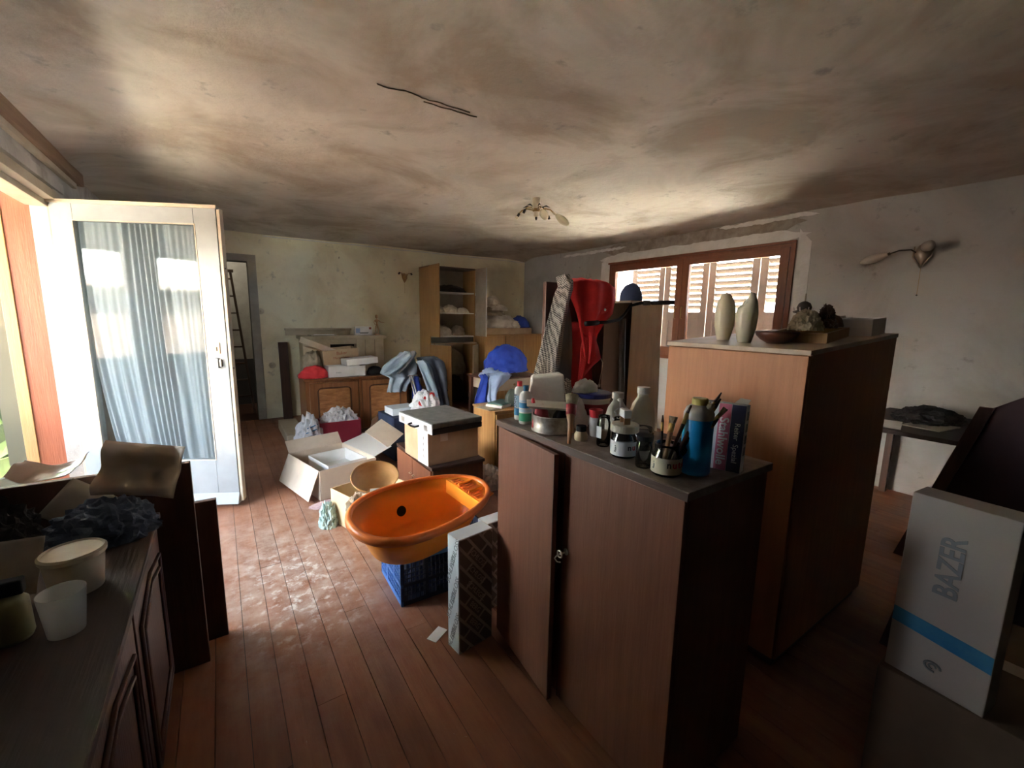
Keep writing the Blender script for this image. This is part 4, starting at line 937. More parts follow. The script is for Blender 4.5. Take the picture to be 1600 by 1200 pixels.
for k in range(4): obj('written_mark', bx(-.0042, -.0032, .06, .075, .05 + .045 * k, .075 + .045 * k), m_greyink, tcn)
su = thing('suitcase', 'flat dusty grey suitcase with pale frame lying on the taped carton', 'suitcase', (1.18, 2.71, .617), rot=(0, 0, R(6)))
obj('lid', bx(0, .43, 0, .52, .045, .085), m_suit, su, bev=.008)
obj('base', bx(0, .43, 0, .52, 0, .043), m_suitside, su, bev=.008)
obj('frame_strip', bx(-.004, .004, .004, .516, .004, .078), m_suitedge, su, bev=.002)
for y_ in (.06, .42):
    l_ = obj('clasp', bx(-.010, -.0045, y_, y_ + .05, .02, .06), m_steel, su, bev=.002)
obj('handle', tube(B(), [(-.004, .19, .035), (-.035, .195, .03), (-.04, .24, .028), (-.035, .295, .03), (-.004, .30, .035)], .007, 8), m_dark, su, smooth=True)
bag('newspaper_bundle', 'crumpled striped newspaper behind the low chest beside the foreground cabinet', 1.83, 3.05, 0, .15, .13, .17, 88, m_paper, 'newspaper', .15)

# blue crate with dark clothes
ck = thing('plastic_crate', 'blue slatted plastic crate on the floor under the orange tub', 'crate', (.655, 1.915, 0), R(-2))
CW, CD, CH = .54, .36, .262
def grid_wall(axis, at, ln, flip=1):
    bm = B(); t = .012
    def bar(a0, a1, z0, z1, tt=t):
        if axis == 'x': box(bm, a0, a1, min(at, at + flip * tt), max(at, at + flip * tt), z0, z1)
        else: box(bm, min(at, at + flip * tt), max(at, at + flip * tt), a0, a1, z0, z1)
    bar(0, ln, CH - .035, CH); bar(0, ln, 0, .025); bar(0, ln, .10, .118)
    bar(0, .018, .025, CH - .035); bar(ln - .018, ln, .025, CH - .035)
    npan = 3 if ln < .4 else 4
    for k in range(1, npan): bar(ln * k / npan - .008, ln * k / npan + .008, .0251, CH - .0351)
    a = .03
    while a < ln - .03: bar(a, a + .006, .0252, CH - .0352, .007); a += .022
    for z in (.05, .075, .14, .165, .19): bar(.018, ln - .018, z, z + .005, .0065)
    return bm
obj('side_wall', grid_wall('y', 0, CD, 1), m_crate, ck); obj('side_wall', grid_wall('x', 0, CW, 1), m_crate_shade, ck)
obj('side_wall', grid_wall('y', CW, CD, -1), m_crate_shade, ck); obj('side_wall', grid_wall('x', CD, CW, -1), m_crate_shade, ck)
obj('base', bx(.012, CW - .012, .012, CD - .012, 0, .01), m_crate_shade, ck); obj('rim', bx(.0, CW, -.006, -.0005, CH - .03, CH), m_crate, ck)
bag('dark_clothes', 'navy and black clothes stuffed in the blue crate', .93, 2.09, .012, .20, .13, .25, 89, m_navy, 'clothes', .12)
o = obj('coat_hanger', tube(B(), [(0, 0, 0), (.04, -.012, .03), (.09, -.01, .035), (.13, .0, .015), (.15, .01, -.01)], .004, 8), m_steel, smooth=True); o.location = (.675, 1.945, .27); tag(o, 'bent pale wire hanger on the near rim of the blue crate', 'hanger')

# patterned boxes
def pattern_box(name, lb, loc_, rz_, sx, sy, h, seed):
    t = thing(name, lb, 'box', loc_, rz_)
    obj('body', bx(0, sx, 0, sy, 0, h), M('grey printed card', (.60, .57, .52), .8, 0, (.50, .47, .42), 9), t, bev=.002)
    obj('side_tint', bx(-.0015, -.0003, .002, sy - .002, .002, h - .002), M('daylit printed card', (.62, .68, .70), .8), t)  # pale blue tint paints daylight on the left side
    obj('top_tint', bx(.002, sx - .002, .002, sy - .002, h + .0003, h + .0012), M('daylit printed card top', (.62, .68, .70), .8), t)  # same daylight tint painted over the top
    words = ['SCHLOSS', 'BERG', 'SCHLEGEL', 'SCHLOSS', 'BERG']
    # diagonal word blocks, clipped to the faces: each block is outline + word
    def face(w, hh, ox, fn, rot, sgn, k0):
        step = .062; kk = k0
        for i in range(-4, 14):
            for j in range(-1, 4):
                cx = ox + (j * .118 + (i % 2) * .05) * math.cos(R(52)) + i * step * math.sin(R(52)) * sgn * .8
                cz = hh - .02 - (j * .118 + (i % 2) * .05) * math.sin(R(52)) - (i - 2) * step * .55 + .0
                ln, ht = .100, .036
                if cx < .022 or cx > w - .022 or cz < .035 or cz > hh - .035: continue
                yield cx, cz, words[kk % 5], ln, ht; kk += 1
    bm = B()
    d = Vector((math.cos(R(-52)), 0, math.sin(R(-52)))); nrm = Vector((math.sin(R(52)), 0, math.cos(R(52))))
    def clipquad(c, hl, hh_, w, h_, y0, y1):
        # polygon of the oriented bar clipped to the face rectangle
        poly = [c + d * a + nrm * b2 for a, b2 in ((-hl, -hh_), (hl, -hh_), (hl, hh_), (-hl, hh_))]
        def clip(poly, f, inter):
            out = []
            for i in range(len(poly)):
                p, q = poly[i], poly[(i + 1) % len(poly)]
                if f(p): out.append(p)
                if f(p) != f(q): out.append(inter(p, q))
            return out
        for ax, lim, sg in ((0, .003, 1), (0, w - .003, -1), (2, .003, 1), (2, h_ - .003, -1)):
            poly = clip(poly, lambda p: sg * (p[ax] - lim) >= 0, lambda p, q: p + (q - p) * ((lim - p[ax]) / (q[ax] - p[ax])))
            if len(poly) < 3: return None
        return poly
    rnd = random.Random(seed); k = 0; bm = B()
    for i in range(-3, 16):
        for j in range(-4, 7):
            c = Vector((sx * .5, 0, h * .5)) + nrm * (i - 6) * .050 + d * ((j - 1) * .118 + (i % 2) * .055)
            poly = clipquad(c, .053, .019, sx, h, 0, 0)
            if not poly: continue
            a = [bm.verts.new((p.x, -.0014, p.z)) for p in poly]; b3 = [bm.verts.new((p.x, -.0002, p.z)) for p in poly]
            bm.faces.new(a); bm.faces.new(b3)
            for q in range(len(a)): bm.faces.new((a[q], a[(q + 1) % len(a)], b3[(q + 1) % len(a)], b3[q]))
            k += 1
            if .035 < c.x < sx - .035 and .05 < c.z < h - .05:
                text(words[k % 5], .032, (c.x, -.0016, c.z), (PI / 2, R(52), 0), m_lt, t, 'lettering')
    obj('front_print', bm, m_darkprint, t)
    k = 0
    z = .04
    while z < h - .04:
        text(('SCHLEGEL', 'SCHLOSS')[k % 2], .034, (-.0020, sy * (.32 if k % 2 else .68), z), (PI / 2, R(-72), -PI / 2), m_greyink, t, 'lettering'); z += .085; k += 1
    return t
m_lt = M('grey letter', (.62, .58, .53), .8); m_darkprint = M('dark printed block', (.20, .18, .165), .8)
pattern_box('printed_carton', 'tall slim carton with diagonal dark lettering standing beside the foreground cabinet', (.757, 1.482, 0), R(7), .178, .085, .53, 1)
pattern_box('printed_carton', 'second lettered carton standing behind the right end of the orange tub', (1.0, 1.66, 0), R(4), .20, .08, .46, 2)
o = obj('paper_scrap', bx(0, .09, 0, .05, 0, .002), m_paper); o.location = (.70, 1.60, .002); o.rotation_euler = (0, 0, R(30)); tag(o, 'small white paper scrap on the floor behind the lettered slim carton', 'paper')

# orange baby tub
tb = thing('baby_bathtub', 'bright orange oval plastic baby bathtub resting on the blue crate', 'bathtub', (.821, 1.981, .50), rot=(R(8.7), R(-.8), R(11.5)))
TL, TW, TH = .405, .240, .225
def ring(bm, a, b_, z, n=64, p=2.25, shift=0):
    r_ = []
    for k in range(n):
        th = 2 * PI * k / n; cx, sx_ = math.cos(th), math.sin(th)
        x_ = math.copysign(abs(cx) ** (2 / p), cx) * a + shift; y_ = math.copysign(abs(sx_) ** (2 / p), sx_) * b_ * (1 - .16 * (math.copysign(abs(cx) ** (2 / p), cx)))
        r_.append(bm.verts.new((x_, y_, z)))
    return r_
def loft(bm, rs):
    for a, c in zip(rs, rs[1:]):
        n = len(a)
        for k in range(n): bm.faces.new((a[k], a[(k + 1) % n], c[(k + 1) % n], c[k]))
bm = B(); rs = []
for a, b_, z, sh in ((.235, .115, -TH, 0), (.265, .140, -TH + .004, 0), (.285, .155, -TH + .02, 0), (.335, .195, -TH * .45, 0), (.375, .218, -.012, 0)): rs.append(ring(bm, a, b_, z, shift=sh))
bm.faces.new(rs[0])
for a, b_, z, sh in ((.372, .214, -.008, 0), (.330, .190, -TH * .45, 0), (.280, .150, -TH + .028, 0), (.262, .134, -TH + .012, 0), (.22, .11, -TH + .008, 0)): rs.append(ring(bm, a, b_, z, shift=sh))
loft(bm, rs); bm.faces.new(rs[-1]); obj('shell', bm, m_tub, tb, smooth=True)
bm = B(); rs = [ring(bm, a, b_, z) for a, b_, z in ((.372, .213, -.010), (.374, .215, .002), (.386, .224, .006), (.398, .234, .002), (.404, .240, -.010), (.403, .239, -.032), (.397, .233, -.033), (.396, .232, -.012), (.380, .221, -.008), (.372, .213, -.010))]
loft(bm, rs); obj('rim', bm, m_tubrim, tb, smooth=True)
bm = B(); 
def dish(u, v):
    x_ = .245 + .125 * u; wv = (v - .5) * 2; y_ = wv * (.155 - .03 * u)
    z_ = -.016 - .010 * math.sin(PI * v) - (.012 if u < .06 else 0)
    return Vector((x_, y_, z_))
obj('soap_ledge', sheet(dish, 12, 16), m_tub, tb, smooth=True, solid=.006)
obj('soap_ledge_wall', hexa(B(), [(.235, -.13, -.09), (.25, -.13, -.09), (.25, .13, -.09), (.235, .13, -.09)], [(.243, -.15, -.018), (.252, -.15, -.018), (.252, .15, -.018), (.243, .15, -.018)]), m_tub, tb)
for k in range(13): y_ = -.115 + k * .019; obj('soap_rib', bx(.258, .345 - .04 * abs(k - 6) / 6, y_, y_ + .007, -.024, -.012), m_tubrim, tb)
for y_ in (-.045, .045): obj('soap_divider', bx(.255, .355, y_, y_ + .010, -.03, -.002), m_tub, tb, bev=.002)
obj('drain_hole', lathe(B(), [(.028, 0), (.028, .003), (0, .003)], 24, Matrix.Translation((-.035, .168, -.135)) @ Matrix.Rotation(R(68), 4, 'X')), m_dark, tb)

# ------------------------------------------------------------------ things on the low cabinet (top at z = 1.02)
T = 1.0205
def bottle(name, lb, x_, y_, prof, m_, cap, capm, labels=(), cat='bottle', n=24, glassy=False):
    t = thing(name, lb, cat, (x_, y_, T)); obj('body', lathe(B(), prof, n), m_, t, smooth=True)
    if cap: obj('cap', lathe(B(), cap, n), capm, t, smooth=False)
    for r_, z0, z1, lm in labels: obj('label', lathe(B(), [(r_, z0), (r_, z1)], n, None, False, False), lm, t, smooth=True)
    return t
m_paleblue = M('pale blue print', (.42, .58, .68), .5)
b1 = bottle('glue_bottle', 'slim white bottle with a red cap at the far end of the low cabinet', 1.03, 1.455, [(.020, 0), (.0215, .004), (.0215, .125), (.018, .135), (.011, .142)], m_bottlew, [(.011, .142), (.011, .163), (.0, .163)], m_redcap,
            ((.0218, .02, .05, m_bluelab), (.0218, .055, .105, m_paleblue)))
text('BOND', .022, (-.0225, 0, .08), (PI / 2, PI / 2, -PI / 2), m_navyp, b1)
b2 = bottle('glue_bottle', 'wider white bottle with a teal cap and green label on the low cabinet', 1.012, 1.385, [(.025, 0), (.0265, .005), (.0265, .112), (.022, .125), (.011, .134)], m_bottlew, [(.011, .134), (.0115, .156), (0, .156)], m_bluecap,
            ((.0268, .012, .045, m_greenlab), (.0268, .05, .062, m_paleblue), (.0268, .066, .088, m_bluelab), (.0268, .092, .098, m_paleblue)))
tin = thing('round_tin', 'low round dusty tin full of odds and ends on the low cabinet', 'tin', (1.045, 1.245, T))
obj('body', lathe(B(), [(.084, 0), (.086, .003), (.081, .006), (.080, .058), (.082, .062), (.080, .064), (.078, .060), (.078, .008), (0, .008)], 40), m_steel_dull, tin, smooth=True)
for k, (dx, dy, rz_, m_, nm, lb) in enumerate(((-.035, .03, .0, m_glove, 'rubber_glove', 'red rubber glove bunched in the left half of the round tin'), (.02, -.02, 0, m_dark, 'dark_pad', 'dark green sanding pad in the right half of the round tin'))):
    o = obj(nm, heap(.036, .033, .075, 90 + k, .25, 2, 3), m_, smooth=True); o.location = (1.045 + dx, 1.245 + dy, T + .010); tag(o, lb, 'glove' if k == 0 else 'pad')
sdv = thing('screwdriver', 'small screwdriver with a red tip standing up at the left of the round tin', 'screwdriver', (1.0, 1.31, T + .012), rot=(R(5), R(-8), 0))
obj('shaft', tube(B(), [(0, 0, 0), (0, 0, .07)], .003, 8), m_steel, sdv); obj('handle', lathe(B(), [(.004, .07), (.0075, .075), (.0085, .09), (.006, .108), (0, .11)], 12), m_redcap, sdv, smooth=True)
# foam tray and towel behind
ft = thing('foam_block', 'big off white textured foam block resting behind the round tin', 'foam', (1.10, 1.37, T), R(-35))
obj('body', hexa(B(), [(-.07, -.05, 0), (.085, -.05, 0), (.085, .05, 0), (-.07, .05, 0)], [(-.060, -.035, .190), (.072, -.04, .205), (.06, .04, .205), (-.060, .04, .190)]), m_foam, ft, bev=.008)
o = obj('foam_tray', hexa(B(), [(-.075, -.05, 0), (.07, -.05, 0), (.07, .02, 0), (-.075, .02, 0)], [(-.09, -.06, .012), (.085, -.06, .012), (.085, .03, .012), (-.09, .03, .012)]), m_foam, bev=.003); o.location = (1.045, 1.275, T + .088); o.rotation_euler = (R(6), R(3), R(-35)); tag(o, 'shallow off white foam tray lying on the contents of the round tin', 'tray')
tb2 = thing('plastic_tub', 'white plastic tub with a dark blue lid behind the brushes on the low cabinet', 'tub', (1.27, 1.27, T))
obj('body', lathe(B(), [(.066, 0), (.074, .095), (.077, .098), (.077, .112)], 36), m_bottlew, tb2, smooth=True)
obj('lid', lathe(B(), [(.080, .108), (.080, .124), (.072, .127), (0, .127)], 36), m_bluelid, tb2); obj('label', lathe(B(), [(.0705, .04), (.074, .085)], 36, None, False, False), m_glove, tb2, smooth=True)
o = obj('white_rag', heap(.055, .035, .045, 93, .3, 2.2, 4), m_paper, smooth=True); o.location = (1.245, 1.285, T + .1275); tag(o, 'twisted white rag on the dark blue lid', 'rag')
o = obj('white_towel', heap(.05, .05, .11, 94, .2, 2.0, 4), m_foam, smooth=True); o.location = (1.16, 1.255, T); tag(o, 'crumpled white paper towel between the foam block and the blue lidded tub', 'towel')
# large round brush
br = thing('round_brush', 'large round paint brush with a red collar leaning across the cabinet edge', 'paint brush', (.957, 1.055, T + .006))
d_ = Vector((.055, .055, .125)); pts = [d_ * k for k in (0, .25, .5, .62, .72)]
obj('handle', tube(B(), pts, [.006, .0075, .0085, .013, .016], 12), m_pinewood, br, smooth=True)
obj('collar', tube(B(), [d_ * .70, d_ * .95], [.0175, .019], 14), m_glove, br, smooth=True); obj('bristles', tube(B(), [d_ * .95, d_ * 1.2], [.019, .024], 14), m_bristle, br, smooth=True)
m_yj = M('cream jar paint', (.50, .38, .22), .45)
bottle('small_jar', 'small squat jar with a dark band and cream base beside the brush handle', 1.04, 1.085, [(.022, 0), (.024, .006), (.024, .02), (.017, .032), (.017, .05), (.0, .05)], m_yj, [(.018, .033), (.018, .052), (0, .052)], m_dark, cat='jar')
bottle('red_cup', 'small red plastic cup on a cloudy jar behind the glass jars', 1.125, 1.10, [(.020, 0), (.024, .05), (.022, .070)], M('cloudy plastic', (.5, .48, .46), .4), [(.022, .0705), (.026, .098), (.024, .098), (.021, .075), (0, .075)], m_redcap, cat='cup')
def gjar(name, lb, x_, y_, r_, h_, fill=None, fillh=.4, label=None, lid=None, cat='jar', neck=.85):
    t = thing(name, lb, cat, (x_, y_, T))
    obj('glass_body', lathe(B(), [(r_ * .9, 0), (r_, .006), (r_, h_ * .74), (r_ * neck, h_ * .86), (r_ * neck, h_), (r_ * neck - .002, h_), (r_ * neck - .002, h_ * .86), (r_ - .002, h_ * .73), (r_ - .002, .005), (0, .004)], 28), m_jar, t, smooth=True)
    if fill: obj('contents', lathe(B(), [(r_ - .0035, .006), (r_ - .0035, h_ * fillh), (0, h_ * fillh)], 20), fill, t, smooth=True)
    if label: obj('label', lathe(B(), [(r_ + .0004, label[0]), (r_ + .0004, label[1])], 28, None, False, False), label[2], t, smooth=True)
    if lid: obj('lid', lathe(B(), [(r_ * neck + .002, h_ - .004), (r_ * neck + .003, h_ + .011), (0, h_ + .012)], 28), lid, t)
    return t
gj1 = gjar('glass_jar', 'slim glass jar with a white paper label left of the jar of screws', 1.058, .995, .023, .105, M('amber bits', (.30, .17, .10), .6), .5); obj('paper_label', bx(-.0245, -.0235, -.012, .010, .03, .07), m_paper, gj1)
gj2 = gjar('glass_jar', 'glass jar heaped with shiny screws and small tools', 1.098, .955, .030, .10, M('yellowish bits', (.34, .27, .12), .6), .55)
rnd = random.Random(4)
sbm = B()
for k in range(26):
    p = Vector((rnd.uniform(-.022, .022), rnd.uniform(-.022, .022), .085 + rnd.uniform(0, .035))); q = p + Vector((rnd.uniform(-.016, .016), rnd.uniform(-.016, .016), rnd.uniform(-.002, .016)))
    tube(sbm, [p, q], rnd.uniform(.0012, .0026), 5)
o = obj('screws', sbm, m_steel, None); o.location = gj2.location; tag(o, 'tangle of shiny screws sticking out of the glass jar', 'screws', kind='stuff')
def spread_jar(lb, x_, y_, lid, rot_, remains):
    t = thing('spread_jar', lb, 'jar', (x_, y_, T), R(rot_)); r_, h_ = .041, .088
    obj('glass_body', lathe(B(), [(r_ * .9, 0), (r_, .006), (r_, .055), (r_ * .82, .070), (r_ * .84, h_), (r_ * .84 - .002, h_), (r_ * .82 - .002, .070), (r_ - .002, .054), (r_ - .002, .005), (0, .004)], 32), m_jar, t, smooth=True)
    obj('label', lathe(B(), [(r_ + .0005, .008), (r_ + .0005, .053)], 32, None, False, False), m_paper if lid else m_creamplast, t, smooth=True)
    if remains: obj('contents', lathe(B(), [(r_ - .003, .056), (r_ * .8 - .003, .071), (r_ * .8 - .003, .082), (0, .082)], 24), m_brown, t, smooth=True)
    if lid: obj('lid', lathe(B(), [(r_ + .001, .080), (r_ + .003, .082), (r_ + .003, .101), (r_, .104), (0, .104)], 36), m_creamplast, t)
    # wrapped lettering, letter by letter
    for k, chh in enumerate('nutella'):
        a = R(-128 + k * 21); rr = r_ + .0012
        text(chh, .026, (rr * math.cos(a), rr * math.sin(a), .036), (PI / 2, 0, a + PI / 2), m_ink if k == 0 else m_redcap, t, 'lettering', bold=.0006)
    a = R(170); text('e 400g', .008, (r_ * 1.02 * math.cos(a), r_ * 1.02 * math.sin(a), .03), (PI / 2, PI / 2, a + PI / 2), m_greyink, t)
    return t
spread_jar('round spread jar with a cream screw lid and a bit of foam on top', 1.035, .885, True, 14, True)
fb = thing('foam_bit', 'folded piece of pale foam standing on the cream lid of the spread jar', 'foam', (1.035, .885, T + .1045), R(60))
obj('pad', bx(-.022, .022, -.012, .012, .020, .046), m_foam, fb, bev=.003)
obj('legs', bx(-.020, -.015, -.010, .010, 0, .020), m_pinewood, fb); obj('legs', bx(.015, .020, -.010, .010, 0, .020), m_pinewood, fb)
def jug(lb, x_, y_, rz_, sc_=1):
    t = thing('jug', lb, 'jug', (x_, y_, T), R(rz_)); 
    obj('body', lathe(B(), [(.038 * sc_, 0), (.042 * sc_, .01), (.042 * sc_, .085 * sc_), (.034 * sc_, .115 * sc_), (.018 * sc_, .140 * sc_), (.016 * sc_, .150 * sc_)], 28), m_jug, t, smooth=True)
    obj('neck', lathe(B(), [(.021 * sc_, .150 * sc_), (.021 * sc_, .172 * sc_), (0, .172 * sc_)], 22), m_jug, t)
    obj('handle', tube(B(), [(-.014, 0, .148 * sc_), (-.034, 0, .150 * sc_), (-.044, 0, .128 * sc_), (-.040, 0, .095 * sc_)], .007, 10), m_jug, t, smooth=True)
    return t
jug('white plastic jug with a looped handle standing left of the beige one', 1.165, 1.035, 60, .98)
jug('beige plastic jug with a wide neck right behind the looped handle jug', 1.26, 1.00, -120, 1.08)
gjar('glass_jar', 'dark ribbed glass jar lying between the cream lidded jar and the jugs', 1.145, .90, .034, .075, M('dark residue', (.10, .08, .07), .5), .8)
gjar('glass_jar', 'small clear jar with a dark lid left of the jar of brushes', 1.005, .782, .024, .085, None, .4, None, m_dark, neck=.92)
sj = spread_jar('open spread jar holding paint brushes near the front corner of the low cabinet', 1.015, .712, False, -6, False)
rnd = random.Random(12)
bl = ['long brown handled brush with a gold ferrule leaning right in the open spread jar', 'thin artist brush with a pale handle tip in the open spread jar', 'flat bristle brush with a gold ferrule in the open spread jar', 'dark handled brush with a bare ferrule, foremost in the open spread jar',
      'short broad brush with pale bristles at the left in the open spread jar', 'thin black brush leaning left in the open spread jar', 'slim dark brush standing highest in the open spread jar']
spec = [((.010, -.008), (.115, -.075), .20, .005, m_darkwood, 1), ((.0, .008), (.095, -.060), .19, .004, m_pinewood, 0), ((-.004, -.006), (.075, -.05), .17, .006, m_darkwood, 2), ((.008, .004), (.095, -.085), .165, .006, m_dark, 1),
        ((-.012, .004), (.02, .002), .13, .007, m_pinewood, 3), ((-.010, .010), (-.004, .02), .13, .003, m_dark, 0), ((.004, -.012), (.125, -.070), .215, .004, m_dark, 1),
        ((.002, .0), (.085, -.070), .185, .006, m_dark, 2), ((.012, .0), (.110, -.095), .19, .0045, m_dark, 2), ((-.006, .002), (.05, -.03), .165, .005, m_darkwood, 1)]
bl += ['flat dark brush in the thick of the bundle in the open spread jar', 'black brush leaning lowest to the right in the open spread jar', 'medium brush between the pale one and the bundle in the open spread jar']
for lb, ((a, c), (e, g), L_, r_, hm, kind_) in zip(bl, spec):
    t = thing('artist_brush', lb, 'paint brush', (sj.location.x, sj.location.y, T + .006), 0, 'brushes in the open spread jar')
    p = Vector((a, c, 0)); q = Vector((e, g, math.sqrt(max((L_ * 1.22) ** 2 - (e - a) ** 2 - (g - c) ** 2, .004)))) * 1.0
    # keep the lower end inside the jar
    obj('handle', tube(B(), [p, p.lerp(q, .72)], [r_ * .7, r_ * 1.1], 8), hm, t, smooth=True)
    obj('ferrule', tube(B(), [p.lerp(q, .72), p.lerp(q, .88)], [r_ * 1.15, r_ * 1.3], 8), m_gold, t, smooth=True)
    obj('bristles', tube(B(), [p.lerp(q, .88), q], [r_ * 1.3, r_ * (1.7 if kind_ >= 2 else .5)], 8), m_bristle if kind_ >= 2 else m_brown, t, smooth=True)
bt = thing('blue_bottle', 'tall bottle of blue liquid with a yellow cap beside the brushes', 'bottle', (1.095, .675, T))
obj('body', lathe(B(), [(.038, 0), (.0405, .006), (.0405, .155), (.040, .157)], 32), m_bluebot, bt, smooth=True)
obj('shoulder', lathe(B(), [(.0403, .157), (.0403, .173), (.034, .188), (.020, .198)], 32, None, False), m_shoulder, bt, smooth=True); obj('cap', lathe(B(), [(.0215, .196), (.0215, .212), (.019, .215), (0, .215)], 28), m_yellowcap, bt)
# steel wool box
bxw = thing('steel_wool_box', 'upright white, pink and navy carton lettered Stahlwolle behind the blue bottle', 'box', (1.15, .735, T), rot=(R(-4), 0, R(-74)))
BWd, BDp, BHt = .145, .042, .195
obj('body', bx(0, BWd, 0, BDp, 0, BHt), m_paper, bxw, bev=.0015)
obj('pink_stripe', bx(.074, .107, -.0012, -.0003, .001, BHt - .001), m_pink, bxw); obj('navy_stripe', bx(.108, .144, -.0012, -.0003, .001, BHt - .001), m_navyp, bxw)
text('Stahlwolle', .034, (.090, -.0018, .085), (PI / 2, R(90), 0), m_paper, bxw, bold=.0006); text('Reiter  Spezial', .020, (.126, -.0018, .085), (PI / 2, R(90), 0), m_paper, bxw)
text('0 0 0', .022, (.035, -.001, .165), (PI / 2, R(90), 0), m_greyink, bxw)
for k in range(4): obj('printed_picture', bx(BWd + .0003, BWd + .0012, .010, .032, .05 + .034 * k, .074 + .034 * k), m_greyink, bxw)
obj('torn_flap', hexa(B(), [(.105, .03, BHt + .0005), (.14, .03, BHt + .0005), (.14, .033, BHt + .0005), (.105, .033, BHt + .0005)], [(.118, .04, BHt + .016), (.145, .04, BHt + .014), (.145, .043, BHt + .014), (.118, .043, BHt + .016)]), m_cream, bxw)
o = obj('pink_soap', lathe(B(), [(.024, 0), (.027, .01), (.024, .034), (0, .036)], 16), m_wax, smooth=True); o.location = (1.20, .84, T); tag(o, 'dusty pink rounded lump behind the small dark lidded jar', 'soap')

# ------------------------------------------------------------------ things on the tall cupboard
def ztop(x_): return 1.3455 + (x_ - 1.8) * .058
def shade_bm(h_=.19, r_=.044, n=28, cut=.55):
    bm = B(); rings = []
    for r0, z0 in ((.55, 0), (.62, .004), (.70, .05), (.98, .3), (1.05, .55), (.92, .8), (.62, .97), (.22, 1.0)):
        rings.append([bm.verts.new((r_ * r0 * math.cos(2 * PI * k / n), r_ * r0 * math.sin(2 * PI * k / n), h_ * z0 - (h_ * cut * max(0, z0 - .62) * (1 - math.cos(2 * PI * k / n)) * .9))) for k in range(n)])
    bm.faces.new(rings[0]); bm.faces.new(rings[-1])
    for a, c in zip(rings, rings[1:]):
        for k in range(n): bm.faces.new((a[k], a[(k + 1) % n], c[(k + 1) % n], c[k]))
    return bm
for i, (x_, y_, rz_, h_, c_, lb) in enumerate(((1.985, 1.135, 200, .222, .25, 'left opal glass lamp shade with a rounded tip on the tall brown cupboard'), (1.93, 1.005, -40, .222, .42, 'right opal glass lamp shade with a slanted pointed tip on the tall brown cupboard'))):
    t = thing('opal_shade', lb, 'lamp shade', (x_, y_, ztop(x_) + .001), R(rz_), 'loose opal shades on the tall cupboard')
    obj('glass', shade_bm(h_, .043, cut=c_), m_opal, t, smooth=True); obj('collar', lathe(B(), [(.026, 0), (.026, .010)], 20), m_creamplast, t)
t = thing('dark_bowl', 'flat dark red wooden bowl beside the opal shades', 'bowl', (1.99, .90, ztop(1.96))); obj('body', bowl_bm(.085, .085, .05), m_bowld, t, smooth=True); t.location.z += .001
t = thing('wood_tray', 'shallow orange brown wooden tray behind the dark bowl', 'tray', (2.07, .74, ztop(2.07)), R(8), rot=(0, R(-3.3), R(8)))
b_ = B(); box(b_, 0, .40, 0, .012, 0, .042); box(b_, 0, .40, .208, .22, 0, .042); box(b_, 0, .012, .012, .208, 0, .042); box(b_, .388, .40, .012, .208, 0, .042); box(b_, .012, .388, .012, .208, 0, .008); obj('body', b_, m_oak, t)
bag('cloth_bundle', 'wrinkled beige cloth bundle in the left end of the wooden tray', 2.16, .86, ztop(2.16) + .045, .075, .06, .085, 101, m_beigecloth, 'cloth', .15)
bag('dark_cloth', 'dark brown cloth lying in the right part of the wooden tray', 2.33, .87, ztop(2.33) + .045, .09, .06, .06, 102, m_leather, 'cloth', .2)
bag('dried_flowers', 'spiky dried brown flower head on the cloth in the wooden tray', 2.28, .83, ztop(2.28) + .09, .03, .025, .05, 103, m_brown, 'flowers', .5)
bag('round_gourd', 'small round brown gourd at the right end of the wooden tray', 2.44, .85, ztop(2.44) + .045, .035, .035, .055, 104, m_leather, 'gourd', .05)
lp = thing('oil_lamp', 'tarnished silver oil lamp burner standing behind the wooden tray', 'oil lamp', (2.52, 1.02, ztop(2.52) + .001))
obj('foot', lathe(B(), [(.035, 0), (.035, .006), (.012, .02), (.012, .045), (.02, .055)], 24), m_steel, lp, smooth=True)
obj('reservoir', lathe(B(), [(.012, .055), (.028, .065), (.032, .085), (.020, .10)], 24), m_steel, lp, smooth=True)
obj('gallery', lathe(B(), [(.020, .10), (.048, .108), (.050, .114), (.030, .12), (.034, .135), (.026, .155), (.010, .165), (0, .166)], 24), m_bake, lp, smooth=True)
for k in range(8): a = 2 * PI * k / 8; obj('prong', tube(B(), [(.044 * math.cos(a), .044 * math.sin(a), .112), (.050 * math.cos(a), .050 * math.sin(a), .135)], .003, 5), m_steel, lp)
obj('wick_rod', tube(B(), [(0, 0, .165), (.002, 0, .205)], .0035, 8), m_steel_dull, lp); obj('wick_knob', tube(B(), [(.03, -.01, .118), (.058, -.02, .118)], .005, 8), m_steel, lp)
c_ = carton('paper_box', 'pale open paper box at the right end of the tall cupboard top', 'box', (2.50, .72, ztop(2.50)), R(3), .20, .14, .078, m_paper, m_paper, rot=(0, R(-3.3), R(2))); c_.location.z += .001
c_ = carton('paper_box', 'grey paper box behind the pale open one on the tall cupboard', 'box', (2.60, .90, ztop(2.60)), R(3), .12, .20, .085, m_paperd, m_paperd, rot=(0, R(-3.3), 0)); c_.location.z += .001

